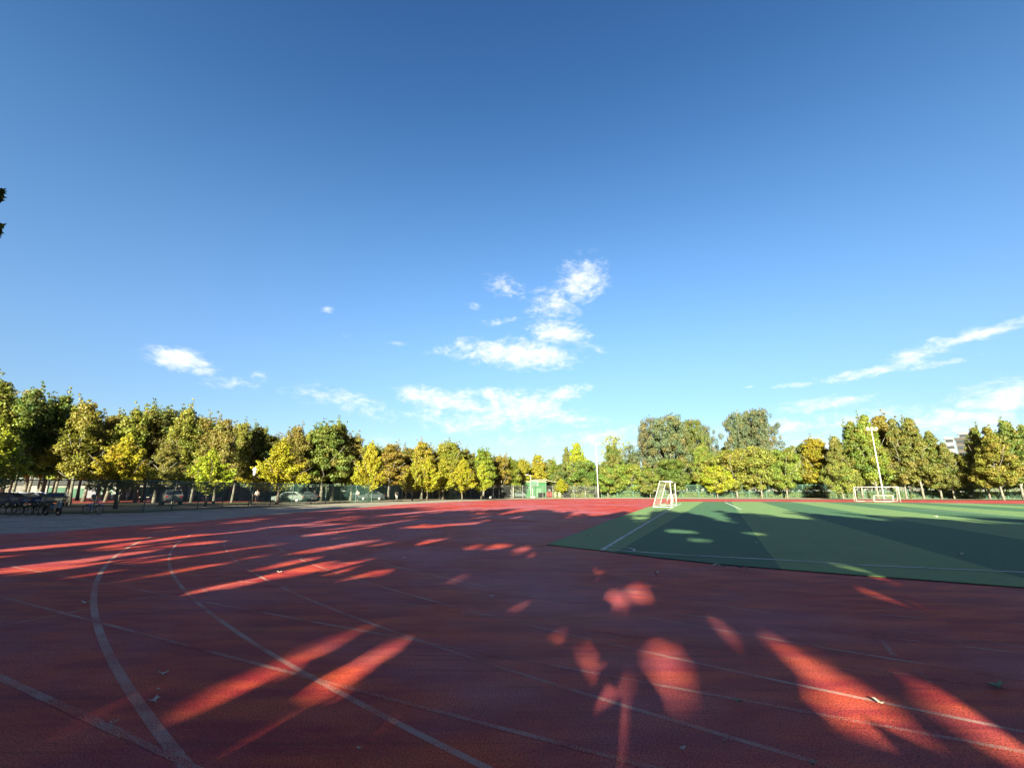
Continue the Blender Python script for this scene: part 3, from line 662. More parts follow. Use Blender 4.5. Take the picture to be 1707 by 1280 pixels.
# ------------------------------------------------------------------ trees behind the photographer that shade the track
def G(u, v): return at(u, v)
# light patches on the ground: photo segment and width there
LP = [(1342, 1082, 1486, 1212, 26), (1530, 1128, 1710, 1250, 16), (1610, 1200, 1700, 1275, 16), (1440, 1250, 1485, 1290, 26), (1190, 1042, 1224, 1066, 24), (1098, 1092, 1118, 1132, 13),
      (1142, 1112, 1155, 1138, 10), (1016, 1008, 1034, 1046, 18), (1015, 990, 1045, 1002, 14), (1040, 1118, 1056, 1150, 26), (1018, 1172, 1034, 1200, 20),
      (952, 1082, 966, 1122, 18), (915, 1155, 932, 1190, 16), (818, 962, 840, 970, 16), (770, 962, 784, 962, 8), (800, 911, 830, 910, 7), (704, 1112, 756, 1082, 16), (656, 1074, 712, 1058, 11),
      (505, 1167, 562, 1132, 13), (556, 1134, 602, 1112, 32), (596, 1112, 632, 1088, 20), (400, 1240, 505, 1168, 10), (750, 1165, 778, 1150, 14), (737, 1264, 766, 1242, 12), (516, 1112, 552, 1097, 7),
      (0, 957, 250, 917, 5), (0, 948, 170, 930, 3), (30, 916, 220, 898, 4), (220, 913, 345, 904, 5), (160, 916, 330, 890, 3), (230, 936, 302, 929, 3), (380, 966, 402, 955, 6), (410, 972, 510, 945, 7),
      (456, 970, 540, 938, 7), (515, 919, 620, 901, 5), (410, 940, 452, 930, 3), (525, 891, 577, 885, 4), (540, 957, 606, 946, 5), (586, 961, 642, 951, 5), (150, 1056, 242, 1034, 5), (222, 1116, 312, 1090, 6),
      (340, 985, 400, 968, 6), (700, 878, 790, 872, 3), (1128, 886, 1146, 887, 5), (1155, 900, 1172, 901, 4), (1246, 889, 1262, 890, 3), (1120, 884, 1132, 885, 3), (1180, 930, 1255, 934, 3),
      (600, 1275, 660, 1205, 7), (1275, 1070, 1290, 1080, 14), (665, 945, 690, 940, 4), (1225, 955, 1245, 957, 4), (640, 1085, 668, 1070, 12), (1020, 1225, 1028, 1270, 9),
      (1500, 1272, 1540, 1290, 26), (862, 1000, 880, 1008, 8), (1385, 858, 1400, 858, 2), (700, 1030, 745, 1012, 6), (620, 1040, 680, 1015, 5)]
rl = random.Random(21)
EXTRA = []
for i in range(200):
    x_ = rl.uniform(-20, 14); y_ = rl.uniform(2.5, 34)
    if rl.random() < .35: x_ = rl.uniform(-16, -2); y_ = rl.uniform(6, 30)
    if x_ * LN.x + y_ * LN.y > 11.2 and x_ > 0: continue
    ln = rl.uniform(.15, 1.6) * (1 + y_ * .05); EXTRA.append((x_, y_, ln, rl.uniform(.03, .10)))
for i in range(55):
    y_ = rl.uniform(2.8, 9.5); x_ = rl.uniform(-6, 8)
    if x_ * LN.x + y_ * LN.y < 10.5: EXTRA.append((x_, y_, rl.uniform(.1, .8), rl.uniform(.05, .085)))
caps = []
for x_, y_, ln, w_ in EXTRA: caps.append((np.array((x_, y_)), np.array((x_ + math.sin(SUN_AZ) * ln, y_ + math.cos(SUN_AZ) * ln)), w_))
for a_, b_, c_, d_, w_ in LP:
    p = np.array(at(a_, b_)); q = np.array(at(c_, d_)); mid = ((a_ + c_) / 2, (b_ + d_) / 2); dl = math.hypot(c_ - a_, d_ - b_) + 1e-6
    nx, ny = -(d_ - b_) / dl, (c_ - a_) / dl
    w1 = np.array(at(mid[0] + nx * w_ / 2, mid[1] + ny * w_ / 2)); w0 = np.array(at(mid[0] - nx * w_ / 2, mid[1] - ny * w_ / 2))
    dd = (q - p) / (np.linalg.norm(q - p) + 1e-6); wv = w1 - w0; wid = abs(wv[0] * -dd[1] + wv[1] * dd[0])
    caps.append((p, q, min(max(.08, wid / 2 * (.9 if w_ < 20 else .68)), .5)))
SA, CA, TE = math.sin(SUN_AZ), math.cos(SUN_AZ), math.tan(SUN_EL)
ET = [-120, -60, -40, -28, -22, -16.6, -9.6, -6, -3.8, -3, -1.5, 0, 2.2, 5.8, 7.5, 9.1, 18, 27.7, 39.8, 60, 90]
EL_ = [60, 60, 60, 60, 56, 48.5, 41.5, 42, 36.9, 30.9, 37, 44, 47.9, 55, 47.7, 45.2, 48.0, 43.8, 43.5, 40, 40]
def shade_keep(P, pad):
    L = P[:, 2] / TE; gx = P[:, 0] + SA * L; gy = P[:, 1] + CA * L
    lat = gx * CA - gy * SA; dist = gx * SA + gy * CA
    edge_ = np.interp(lat, ET, EL_) + 1.2 * np.sin(lat * 2.1) * np.sin(lat * .77)
    keep = dist < edge_
    for p, q, r in caps:
        d = q - p; l2 = d @ d + 1e-9; t = np.clip(((gx - p[0]) * d[0] + (gy - p[1]) * d[1]) / l2, 0, 1)
        dx = gx - p[0] - t * d[0]; dy = gy - p[1] - t * d[1]; keep &= np.hypot(dx, dy) > r + .02
    return keep
def shade_tree(x, y, H, base, W, seed, n_, leaf, nm='plane_tree', label='leafy plane tree of the row behind the photographer that shades the track', group='shade trees behind the camera', limit=None):
    rng, P, nr, ti = crown_points('plane', seed, H, base, W, n_, 1.25, 70, 4)
    a = rng.uniform(0, 6.28); ca, sa = math.cos(a), math.sin(a); Q = P.copy(); Q[:, 0] = P[:, 0] * ca - P[:, 1] * sa; Q[:, 1] = P[:, 0] * sa + P[:, 1] * ca
    zs = np.linspace(0, H * .8, 40); best = None
    for sh in (0, .4, -.4, .8, -.8, 1.2, -1.2, 1.6, -1.6):
        xx, yy = x + LU.x * sh, y + LU.y * sh; bad = (~shade_keep(np.stack([xx + 0 * zs, yy + 0 * zs, zs], 1), -.1)).sum()
        if best is None or bad < best[0]: best = (bad, xx, yy)
    if limit is None: x, y = best[1], best[2]
    W_ = Q + np.array([x, y, 0]); k = shade_keep(W_, leaf * .28)
    if limit is not None: k &= limit(W_)
    V = leaves(rng, Q, nr, leaf, ti)
    for c_ in range(4): k &= shade_keep(V[:, c_] + np.array([x, y, 0]), 0)
    V = V[k]; me = quads_mesh('crown', V, ti[k])
    o = empty(nm, (x, y, -.02), 0, label, 'tree', group)
    c = bpy.data.objects.new('crown', me); C.collection.objects.link(c); c.parent = o; c.color = (*HUE['green'], 1)
    tm = trunk_mesh(seed, H * .9, base, W * .7, .15, 'plane', (x, y)); tm.build('trunk', 'bark', o, True)
    return o
si = 0
for ri, (off, base, H, sp, W, lf, n_) in enumerate([(-5.0, 2.3, 14.5, 4.6, 6.6, .42, 5200), (-12, 1.6, 16, 4.4, 7.0, .46, 5600), (-20, 1.2, 17.5, 4.4, 7.4, .5, 5600), (-29, .8, 19, 4.6, 7.8, .55, 5400)]):
    s = -52 - ri * 3 + (ri % 2) * 2.3
    while s < 66 + ri * 2:
        p = LN * off + LU * s
        if not (ri == 0 and s < -6.5):
            shade_tree(p.x + random.uniform(-.5, .5), p.y + random.uniform(-.5, .5), H * random.uniform(.92, 1.06), base, W, 900 + si, n_, lf)
        si += 1; s += sp
lim = lambda W_: (W_[:, 0] + 1.138 * (W_[:, 1] * CP + (W_[:, 2] - EYE) * SP)) < -.35
near = shade_tree(-13.2, 4.4, 12, 3.0, 7.6, 1401, 9000, .26, label='dark plane tree beside the track whose leaf tips reach in at the left frame edge', group=None, limit=lim)
for i, (xx, yy) in enumerate([(-19, 5.6), (-25, 8.5), (-31, 11.5), (-37, 14.5), (-43, 17.5), (-7.2, .2 - 3)]):
    shade_tree(xx, yy, 12.5, 2.6, 6.4, 1410 + i, 6000, .34, limit=lim)
# the two leaf sprays that enter the frame
def leafshape(m, c, d, nrm, L):
    d = Vector(d).normalized(); s_ = d.cross(Vector(nrm)).normalized(); c = Vector(c)
    pts = [(0, 0), (.18, .22), (.22, .50), (.42, .26), (.60, .30), (.66, .14), (1, 0), (.66, -.14), (.60, -.30), (.42, -.26), (.22, -.50), (.18, -.22)]
    m.add([c + d * (a * L) + s_ * (b * L) for a, b in pts], [tuple(range(12))])
def ray_pt(u, v, dist):
    x = (u - PW / 2) / FPX; y = (PH / 2 - v) / FPX; return Vector((x, CP - y * SP, SP + y * CP)) * dist + Vector((0, 0, EYE))
for (u, v) in ((-6, 330), (-7, 386)):       # unseen leaf clump added sunward of each spray to keep it dark
    cc = np.array(ray_pt(u, v, 8.0)) + np.array([-.42, -1.25, .42]); rg_ = np.random.default_rng(int(v)); dv_ = rg_.normal(0, 1, (900, 3)); dv_ /= np.linalg.norm(dv_, axis=1)[:, None]
    Pc = cc + dv_ * (rg_.uniform(0, 1, (900, 1)) ** .5) * np.array([.42, .5, .45]) - np.array([-13.2, 4.4, -.02]); tc_ = rg_.uniform(0, .6, (900, 3))
    c = bpy.data.objects.new('bough', quads_mesh('bough', leaves(rg_, Pc, dv_, .2, tc_), tc_)); C.collection.objects.link(c); c.parent = near; c.color = (*HUE['dark'], 1)
lm = MB(); bmm = MB(); rr = random.Random(3)
for (u, v), k in (((-6, 330), 13), ((-7, 386), 7)):
    c = ray_pt(u, v, 8.0); root = Vector((-12.6, 5.0, c.z - 1.3)); bmm.tube([root, root.lerp(c, .5) + Vector((0, 0, .2)), c], [.03, .02, .008], 5)
    for i in range(k):
        f = i / max(1, k - 1); st = c + Vector((-.02 - .06 * rr.random(), 0, (.5 - f) * (.26 if k > 9 else .12)))
        leafshape(lm, st, (.62 + rr.uniform(-.2, .1), .05, rr.uniform(-.45, .45)), (.1, -1, rr.uniform(-.3, .3)), rr.uniform(.16, .21))
o = lm.build('leaf_spray', 'leaf', near); o.matrix_parent_inverse = near.matrix_world.inverted(); o.location = (13.2, -4.4, .02); o.color = (*HUE['dark'], 1)
o = bmm.build('branch', 'bark_brown', near); o.location = (13.2, -4.4, .02)
for o in (c for c in near.children if c.name.startswith('leaf_spray')):
    o.matrix_parent_inverse = Matrix.Identity(4)

# ------------------------------------------------------------------ fences
def fence(name, pts, H, step, rpost, label, mat, wire=.09, wr=.008, midrail=None, bot=.06, rail_r=.022):
    P = [Vector((p[0], p[1], 0)) for p in pts]; cum = [0]
    for i in range(len(P) - 1): cum.append(cum[-1] + (P[i + 1] - P[i]).length)
    def pos(s):
        for i in range(len(P) - 1):
            if s <= cum[i + 1] + 1e-6: return P[i].lerp(P[i + 1], (s - cum[i]) / (cum[i + 1] - cum[i]))
        return P[-1]
    root = empty(name, P[0], 0, label, 'fence'); O = P[0]
    k = int(cum[-1] / step); first = None
    pmsh = MB().tube([(0, 0, -.05), (0, 0, H + .04)], rpost, 7); p0 = pmsh.build('post', mat, root)
    for i in range(k + 1):
        q = pos(min(i * step, cum[-1])) - O
        o = p0 if i == 0 else p0.copy()
        if i: C.collection.objects.link(o)
        o.location = q
    rails = [H, bot] + ([midrail] if midrail else [])
    for z in rails:
        MB().tube([(p - O) + Vector((0, 0, z)) for p in P], rail_r, 5).build('rail', mat, root)
    w = MB(); s = 0; hh = H - bot
    while s < cum[-1]:
        for sg in (1, -1):
            a = s; b = s + sg * hh
            b2 = min(max(b, 0), cum[-1]); fz = abs(b2 - a) / hh
            if fz < .02: continue
            pa = pos(a) - O; pb = pos(b2) - O; d = (pb - pa).normalized() if (pb - pa).length > 1e-4 else Vector((1, 0, 0))
            nn = Vector((-d.y, d.x, 0)) * wr; up = Vector((0, 0, wr * 1.4))
            A = pa + Vector((0, 0, bot)); B = pb + Vector((0, 0, bot + hh * fz))
            w.add([A + up, A - up + nn, A - up - nn, B + up, B - up + nn, B - up - nn], [(0, 1, 4, 3), (1, 2, 5, 4), (2, 0, 3, 5)])
        s += wire * 1.414
    w.build('wire_mesh', mat, root); return root
fence('fence', [(-62, 29.5)] + [at(*p) for p in fence_px[:12]], 2.35, 2.9, .04, 'dark green wire fence between the grey paving and the parking trees, left side', 'fence_green', rail_r=.035)
fence('fence', [at(*p) for p in fence_px[11:]] + [(22.3, 117)], 2.75, 3.0, .05, 'grey-posted wire fence behind the green shed and the basketball stands', 'grey_metal', wire=.14, wr=.006)
fence('fence', [(22.6, 117), (63.8, 111), (84, 102), (103, 92), (150, 78)], 3.0, 3.9, .09, 'pale green wire fence with a middle rail along the far side of the pitch', 'green_pale' if 'green_pale' in MATS else (simple('green_pale', (.055, .12, .09), .5) and 'green_pale'), wire=.16, wr=.008, midrail=1.35, rail_r=.05)

# ------------------------------------------------------------------ goals
def goal(pos, rz, w, h, dt, db, r, label, name='football_goal', netstep=.2):
    root = empty(name, (pos[0], pos[1], .032), rz, label, 'goal')      # mouth from (0,0) along +x, depth along +y
    MB().tube([(0, 0, 0), (0, 0, h)], r, 10).build('post', 'white_paint', root, True)
    MB().tube([(w, 0, 0), (w, 0, h)], r, 10).build('post', 'white_paint', root, True)
    MB().tube([(-r, 0, h), (w + r, 0, h)], r, 10).build('crossbar', 'white_paint', root, True)
    for x in (0, w):
        m = MB(); m.tube([(x, 0, h), (x, dt, h), (x, db, .03)], r * .72, 8); m.tube([(x, 0, .04), (x, db, .04)], r * .65, 8); m.build('side_frame', 'white_paint', root)
    m = MB(); m.tube([(0, db, .04), (w, db, .04)], r * .65, 8); m.tube([(0, dt, h), (w, dt, h)], r * .45, 8); m.build('rear_bar', 'white_paint', root)
    nt_ = MB(); nr_ = .0022
    k = int(w / netstep); hl = math.hypot(db - dt, h)
    for i in range(k + 1):
        x = w * i / k; nt_.tube([(x, 0, h), (x, dt, h), (x, db, .04)], nr_, 3, False)
    for i in range(int(hl / netstep) + 1):
        f = i / int(hl / netstep); nt_.tube([(0, dt + (db - dt) * f, h * (1 - f) + .02), (w, dt + (db - dt) * f, h * (1 - f) + .02)], nr_, 3, False)
    for x in (0, w):
        for i in range(1, int(h / netstep)):
            z = h * i / int(h / netstep); nt_.tube([(x, 0, z), (x, db + (dt - db) * z / h, z)], nr_, 3, False)
        for i in range(1, int(db / netstep)):
            y = db * i / int(db / netstep); zt = h if y < dt else h * (db - y) / (db - dt); nt_.tube([(x, y, .03), (x, y, zt)], nr_, 3, False)
    nt_.build('net', 'net', root); return root
gp = at(1120.3, 846.3)
goal(gp, math.atan2(.922, .388), 7.32, 2.5, .95, 1.75, .048, 'white football goal seen end-on on the goal line where the red track meets the turf')
gr = Vector(at(1428, 836.0)); ge = Vector(at(1501.5, 836.6)); dr = math.atan2(ge.y - gr.y, ge.x - gr.x)
goal(gr, dr, (ge - gr).length, top_of(811.8, gr.y), .55, 1.5, .04, 'white football goal facing the camera in front of the leaning floodlight')
sg = at(1458.5, 836.6); goal(sg, dr, (Vector(at(1484, 836.6)) - Vector(sg)).length, .9, .3, .8, .035, 'small white training goal in front of the facing goal', 'training_goal', .12)
sg = at(1121, 838.8); goal(sg, 1.2, 2.2, 1.1, .3, .8, .045, 'small white training goal behind the end-on goal', 'training_goal', .12)

# ------------------------------------------------------------------ poles and lamps
def flood_pole(u, vb, vt, label, heads=3, Y=None, mat='white_paint', name='floodlight_pole'):
    x, y = at(u, vb) if Y is None else (x_of(u, Y), Y); h = top_of(vt, y)
    root = empty(name, (x, y, 0), 0, label, 'floodlight')
    MB().tube([(0, 0, 0), (0, 0, h)], [.15, .07], 12).build('pole', mat, root, True)
    MB().tube([(0, 0, 0), (0, 0, .06)], .34, 12).build('base_plate', 'grey_metal', root)
    MB().tube([(-1.1, 0, h - .5), (1.1, 0, h - .5)], .06, 8).build('crossarm', mat, root)
    for i in range(heads):
        xx = -0.85 + 1.7 * i / max(1, heads - 1)
        hd = MB().box((xx, -.18, h - .12), (.46, .22, .42), rx=R(-28)).build('lamp_head', mat, root, bevel=.04)
        MB().box((xx, -.33, h - .2), (.38, .02, .32), rx=R(-28)).build('lens', 'lamp_glass', hd)
    return root
flood_pole(1474, 831.5, 713, 'tall white floodlight leaning over the far goal, three lamp heads on top', 3, Y=90)
flood_pole(997.5, 829.4, 737, 'slim tall white floodlight pole standing right of the shed', 2, Y=112)
def street_pole(u, vb, vt, label, Y, arm=0.):
    x = x_of(u, Y); h = top_of(vt, Y); root = empty('lamp_pole', (x, Y, 0), 0, label, 'lamp pole')
    MB().tube([(0, 0, 0), (0, 0, h)], [.08, .05], 10).build('pole', 'white_paint', root, True)
    MB().tube([(0, 0, h - .1), (-.35, -.15, h + .05), (-.8, -.3, h + .08)], .04, 8).build('arm', 'white_paint', root)
    MB().box((-.95, -.35, h + .06), (.62, .3, .14), rz=R(18)).build('lamp_head', 'white_paint', root, bevel=.03)
    return root
street_pole(1361, 829, 781, 'short white lamp pole left of the far goal', 118)
street_pole(1097, 829, 787, 'short white lamp pole behind the end-on goal', 120)
street_pole(885, 829, 792, 'white lamp pole standing in front of the green shed', 110)
street_pole(855.5, 829, 803, 'slim short white pole left of the green shed', 109)
def lantern(u, vb, vt, label):
    x, y = at(u, vb); h = top_of(vt, y); root = empty('lantern_post', (x, y, 0), 0, label, 'street lamp')
    MB().tube([(0, 0, 0), (0, 0, .5), (0, 0, .55), (0, 0, h - 1.25)], [.12, .12, .06, .05], 12).build('post', 'black', root, True)
    MB().tube([(0, 0, h - 1.25), (0, 0, h - 1.05)], [.08, .2], 12).build('collar', 'black', root)
    MB().tube([(0, 0, h - 1.05), (0, 0, h - .42)], [.14, .18], 12).build('lantern_glass', 'lamp_glass', root, True)
    MB().tube([(0, 0, h - .42), (0, 0, h - .30), (0, 0, h - .1)], [.32, .22, .03], 14).build('cap', 'white_paint', root)
    return root
lantern(417.5, 842, 777, 'black post with a white glass lantern among the autumn trees')
def hoop(loc, rz, label):
    root = empty('basketball_stand', (*loc, 0), rz, label, 'basketball hoop', 'basketball stands by the shed')
    MB().box((0, .9, .18), (1.0, 1.5, .36)).build('base_box', 'white_paint', root, bevel=.04)
    m = MB(); m.tube([(0, .6, .3), (0, .6, 2.3), (0, -.1, 3.05), (0, -1.0, 3.2)], [.1, .1, .08, .07], 8); m.tube([(0, .6, 2.0), (0, -.9, 2.95)], .04, 6); m.build('mast', 'white_paint', root)
    b = MB().box((0, -1.1, 3.3), (1.8, .05, 1.05)).build('backboard', 'screen_green', root)
    m = MB()
    for a in ((-.9, 0), (.9, 0)): m.box((a[0], -1.13, 3.3), (.06, .07, 1.1))
    for z in (2.78, 3.82): m.box((0, -1.13, z), (1.86, .08, .06))
    m.build('frame', 'white_paint', b); MB().ring((0, -1.38, 3.05), .23, .012, 'z').build('rim', 'red_plastic', root)
    m = MB()
    for k in range(12):
        a = k * math.pi / 6; m.tube([(.22 * math.cos(a), -1.38 + .22 * math.sin(a), 3.04), (.13 * math.cos(a + .4), -1.38 + .13 * math.sin(a + .4), 2.65)], .006, 3)
    m.build('net', 'net', root); return root
hoop((x_of(827, 104), 104), R(95), 'white basketball stand seen from the side, left of the shed')
hoop((x_of(889, 108), 108), R(8), 'white basketball stand with its board in front of the green shed')
hoop((x_of(872, 125), 125), R(150), 'far white basketball stand partly behind the shed')

# ------------------------------------------------------------------ shed
def shed():
    x0 = x_of(869, 116); root = empty('shed', (x0, 116, 0), R(-6), 'green corrugated shed with a cream sloping awning roof', 'shed')
    w, d, h = 6.2, 4.2, 4.0; m = MB()
    def corr(p0, p1, h0, h1):
        P0, P1 = Vector(p0), Vector(p1); L = (P1 - P0).length; k = int(L / .12); dv = (P1 - P0) / k; nn = Vector((dv.y, -dv.x)).normalized(); vs = []; fs = []
        for i in range(k + 1):
            q = P0 + dv * i + nn * (.03 if i % 2 else 0); f = i / k; vs += [(q.x, q.y, 0.02), (q.x, q.y, h0 + (h1 - h0) * f)]
        for i in range(k): fs.append((2 * i, 2 * i + 2, 2 * i + 3, 2 * i + 1))
        m.add(vs, fs)
    corr((0, 0), (w, 0), 3.75, 3.75); corr((w, 0), (w, d), 3.75, 4.4); corr((w, d), (0, d), 4.4, 4.4); corr((0, d), (0, 0), 4.4, 3.75)
    m.build('wall', 'shed_green', root)
    m = MB(); M_ = Euler((math.atan2(.65, d), 0, 0)).to_matrix(); m.box((w / 2, d / 2, 4.16), (w + .4, d + .9, .09), M=M_); m.build('roof', 'roof_cream', root)
    m = MB(); m.box((w + 1.9, 1.2, 3.78), (4.2, 3.6, .07), ry=R(13)); m.build('awning', 'roof_cream', root)
    m = MB()
    for a in ((w + 3.8, -.5), (w + 3.8, 2.8)): m.tube([(a[0], a[1], 0), (a[0], a[1], 3.3)], .04, 6)
    m.build('awning_post', 'dark_green', root)
    m = MB()
    for x in (0, w): m.box((x, -.04, 1.9), (.14, .12, 3.8))
    m.box((w / 2, -.05, 3.72), (w, .1, .12)); m.box((w / 2, -.05, .1), (w, .1, .16)); m.build('trim', 'shed_green', root)
    dd = MB().box((4.3, -.06, 1.15), (1.5, .07, 2.1)).build('door', 'shed_green', root); MB().box((4.9, -.12, 1.1), (.05, .06, .2)).build('handle', 'chrome', dd)
    wn = MB().box((1.7, -.05, 2.2), (1.3, .06, .9)).build('window', 'shed_green', root); MB().box((1.7, -.085, 2.2), (1.15, .02, .76)).build('pane', 'shed_green', wn)
shed()
def bin_(u, Y, label, mat, h=1.35, w=.75):
    root = empty('litter_bin', (x_of(u, Y), Y, 0), 0, label, 'bin', 'bins right of the shed')
    MB().tube([(0, 0, .08), (0, 0, h * .8)], [w * .42, w * .5], 14).build('body', mat, root, True)
    MB().ball((0, 0, h * .8), (w * .5, w * .5, h * .2)).build('lid', mat, root, True)
    MB().box((0, -w * .48, h * .84), (w * .5, .06, h * .1)).build('opening', 'black', root)
bin_(925.5, 110, 'left pale green litter bin standing right of the shed', 'bin_green'); bin_(933, 110, 'right pale green litter bin standing right of the shed', 'bin_green')
bin_(913.5, 112, 'left dull red bin under the shed awning', 'red_plastic', 1.4, .8); bin_(918.5, 112, 'right dull red bin under the shed awning', 'red_plastic', 1.4, .8)
# red bag behind the near goal
root = empty('sports_bag', (*at(1114, 841), .03), .4, 'red sports bag lying behind the end-on goal', 'bag')
MB().ball((0, 0, .22), (.3, .2, .22)).build('body', 'red_plastic', root, True); MB().ring((0, 0, .4), .14, .015, 'y').build('handle', 'black', root)

# ------------------------------------------------------------------ vehicles
def make_car(name, kind, mat, loc, rz, label, group='cars parked among the left trees'):
    if kind == 'suv': L, Wd, prof = 4.6, 1.85, [(-2.28, .45), (-2.3, .85), (-2.2, 1.12), (-1.1, 1.22), (-.95, 1.22), (2.25, 1.2), (2.3, .9), (2.25, .45)]; cab = [(-1.05, 1.2), (-.35, 1.68), (1.75, 1.7), (2.2, 1.2)]
    else: L, Wd, prof = 4.5, 1.78, [(-2.2, .38), (-2.24, .62), (-2.1, .82), (-1.0, .98), (1.75, 1.0), (2.2, .95), (2.25, .6), (2.2, .38)]; cab = [(-1.1, .97), (-.35, 1.42), (1.0, 1.44), (1.85, .99)]
    root = empty(name, (loc[0], loc[1], -.02), rz, label, 'car', group)     # nose along -x
    m = MB(); hw = Wd / 2; secs = [(-hw, .93), (-hw + .12, 1.), (hw - .12, 1.), (hw, .93)]; k = len(prof); vs = []
    cx = 0.
    for y, s in secs:
        for (x, z) in prof: vs.append((x * s, y, .42 + (z - .42) * (.96 if s < 1 else 1)))
    fs = []
    for i in range(3):
        for j in range(k): a = i * k + j; b = i * k + (j + 1) % k; fs.append((a, b, b + k, a + k))
    fs.append(tuple(range(k))); fs.append(tuple(range(3 * k, 4 * k))[::-1]); m.add(vs, fs)
    kc = len(cab); vs = []
    for y in (-hw + .10, hw - .10):
        for i, (x, z) in enumerate(cab): vs.append((x, y * (1 if i in (0, kc - 1) else .86), z))
    fs = [tuple(range(kc)), tuple(range(kc, 2 * kc))[::-1]] + [(j, (j + 1) % kc, (j + 1) % kc + kc, j + kc) for j in range(kc)]
    m.add(vs, fs); m.build('body', mat, root, bevel=.05)
    # glass set just proud
    def pane(nm, quad):
        q = [Vector(p) for p in quad]; nn = (q[1] - q[0]).cross(q[2] - q[0]).normalized() * .006; c = sum(q, Vector()) / 4
        if nn.dot(c - Vector((0, 0, 1.0))) < 0: nn = -nn
        q = [c + (p - c) * .9 for p in q]; g_ = MB(); g_.add([p + nn for p in q] + [p - nn * 3 for p in q], [(0, 1, 2, 3), (7, 6, 5, 4), (0, 4, 5, 1), (1, 5, 6, 2), (2, 6, 7, 3), (3, 7, 4, 0)])
        g_.build(nm, 'glass_dark', root)
    a, b, c_, d_ = cab; yo, yi = hw - .10, (hw - .10) * .86
    pane('windscreen', [(a[0], -yo, a[1]), (a[0], yo, a[1]), (b[0], yi, b[1]), (b[0], -yi, b[1])])
    pane('rear_window', [(d_[0], -yo, d_[1]), (d_[0], yo, d_[1]), (c_[0], yi, c_[1]), (c_[0], -yi, c_[1])])
    for s in (-1, 1): pane('side_window', [(a[0] + .15, s * yo, a[1]), (d_[0] - .12, s * yo, d_[1]), (c_[0], s * yi, c_[1]), (b[0], s * yi, b[1])])
    for x in (-L * .31, L * .30):
        for s in (-1, 1):
            wl = MB().ring((x, s * (hw - .08), .33), .22, .105, 'y', 20, 8).build('wheel', 'rubber', root, True)
            MB().tube([(x, s * (hw - .15), .33), (x, s * (hw + .005), .33)], .18, 14).build('rim', 'chrome', wl)
    zl = .72 if kind != 'suv' else .92
    for s in (-1, 1):
        MB().box((-L * .487, s * (hw - .32), zl), (.10, .38, .15)).build('headlight', 'lamp_glass', root, bevel=.02)
        MB().box((L * .494, s * (hw - .25), zl + .08), (.08, .30, .18)).build('tail_light', 'red_light', root, bevel=.02)
        MB().box((-.72, s * (hw + .06), zl + .26), (.12, .16, .12)).build('mirror', mat, root, bevel=.02)
    MB().box((-L * .5, 0, .5), (.06, .9, .16)).build('grille', 'black', root); MB().box((L * .5, 0, .62), (.02, .44, .13)).build('number_plate', 'car_white', root)
    return root
def cpos(u, v): p = at(u, v); return p
make_car('parked_car', 'sedan', 'car_cream', cpos(91, 843.0), R(128), 'pale cream car parked on the left beyond the bicycles, side window dark')
make_car('parked_car', 'suv', 'car_silver', cpos(285, 841.0), R(-50), 'silver off-roader seen from behind, parked beside a pale trunk')
make_car('parked_car', 'sedan', 'car_blue', cpos(38, 843.5), R(20), 'dark blue saloon car parked left of the forked trunk')
make_car('parked_car', 'sedan', 'car_blue', cpos(-6, 845.0), R(15), 'blue car cut by the left frame edge')
make_car('parked_car', 'sedan', 'car_sage', cpos(480, 836.6), R(12), 'grey-green saloon car parked behind the third yellow ginkgo')
make_car('parked_car', 'sedan', 'car_dark', cpos(505, 835.4), R(15), 'dark saloon car left of the dark shelter')
make_car('parked_car', 'sedan', 'car_dark', cpos(620, 833.4), R(8), 'black car parked under the slender yellow ginkgo')
make_car('parked_car', 'sedan', 'car_sage', cpos(861, 829.4), R(35), 'grey-green car parked left of the green shed')
GF = 'cars beyond the far fence'
for u, Y, mt, l, kd in ((1182, 121, 'car_white', 'white car right of the end-on goal behind the hedge', 'sedan'), (1248, 119, 'car_white', 'white car under the domed trees, left of two pale trunks', 'sedan'), (1283, 118, 'car_silver', 'silver car between the two pale trunks behind the hedge', 'sedan'),
                    (1345, 116, 'car_dark', 'dark car just left of the short lamp pole', 'suv'), (1405, 112, 'car_dark', 'dark car behind the left post of the far goal', 'suv'), (1556, 102, 'car_dark', 'black van left of the gap below the white building', 'suv'), (1590, 101, 'car_dark', 'black van right below the white building', 'suv'),
                    (1625, 98, 'car_silver', 'silver car left of the white-based trunk', 'sedan'), (1690, 96, 'car_red', 'red car near the right frame edge', 'sedan')):
    make_car('parked_car', kd, mt, (x_of(u, Y), Y), R(random.choice([0, 180, 10])), l, GF)

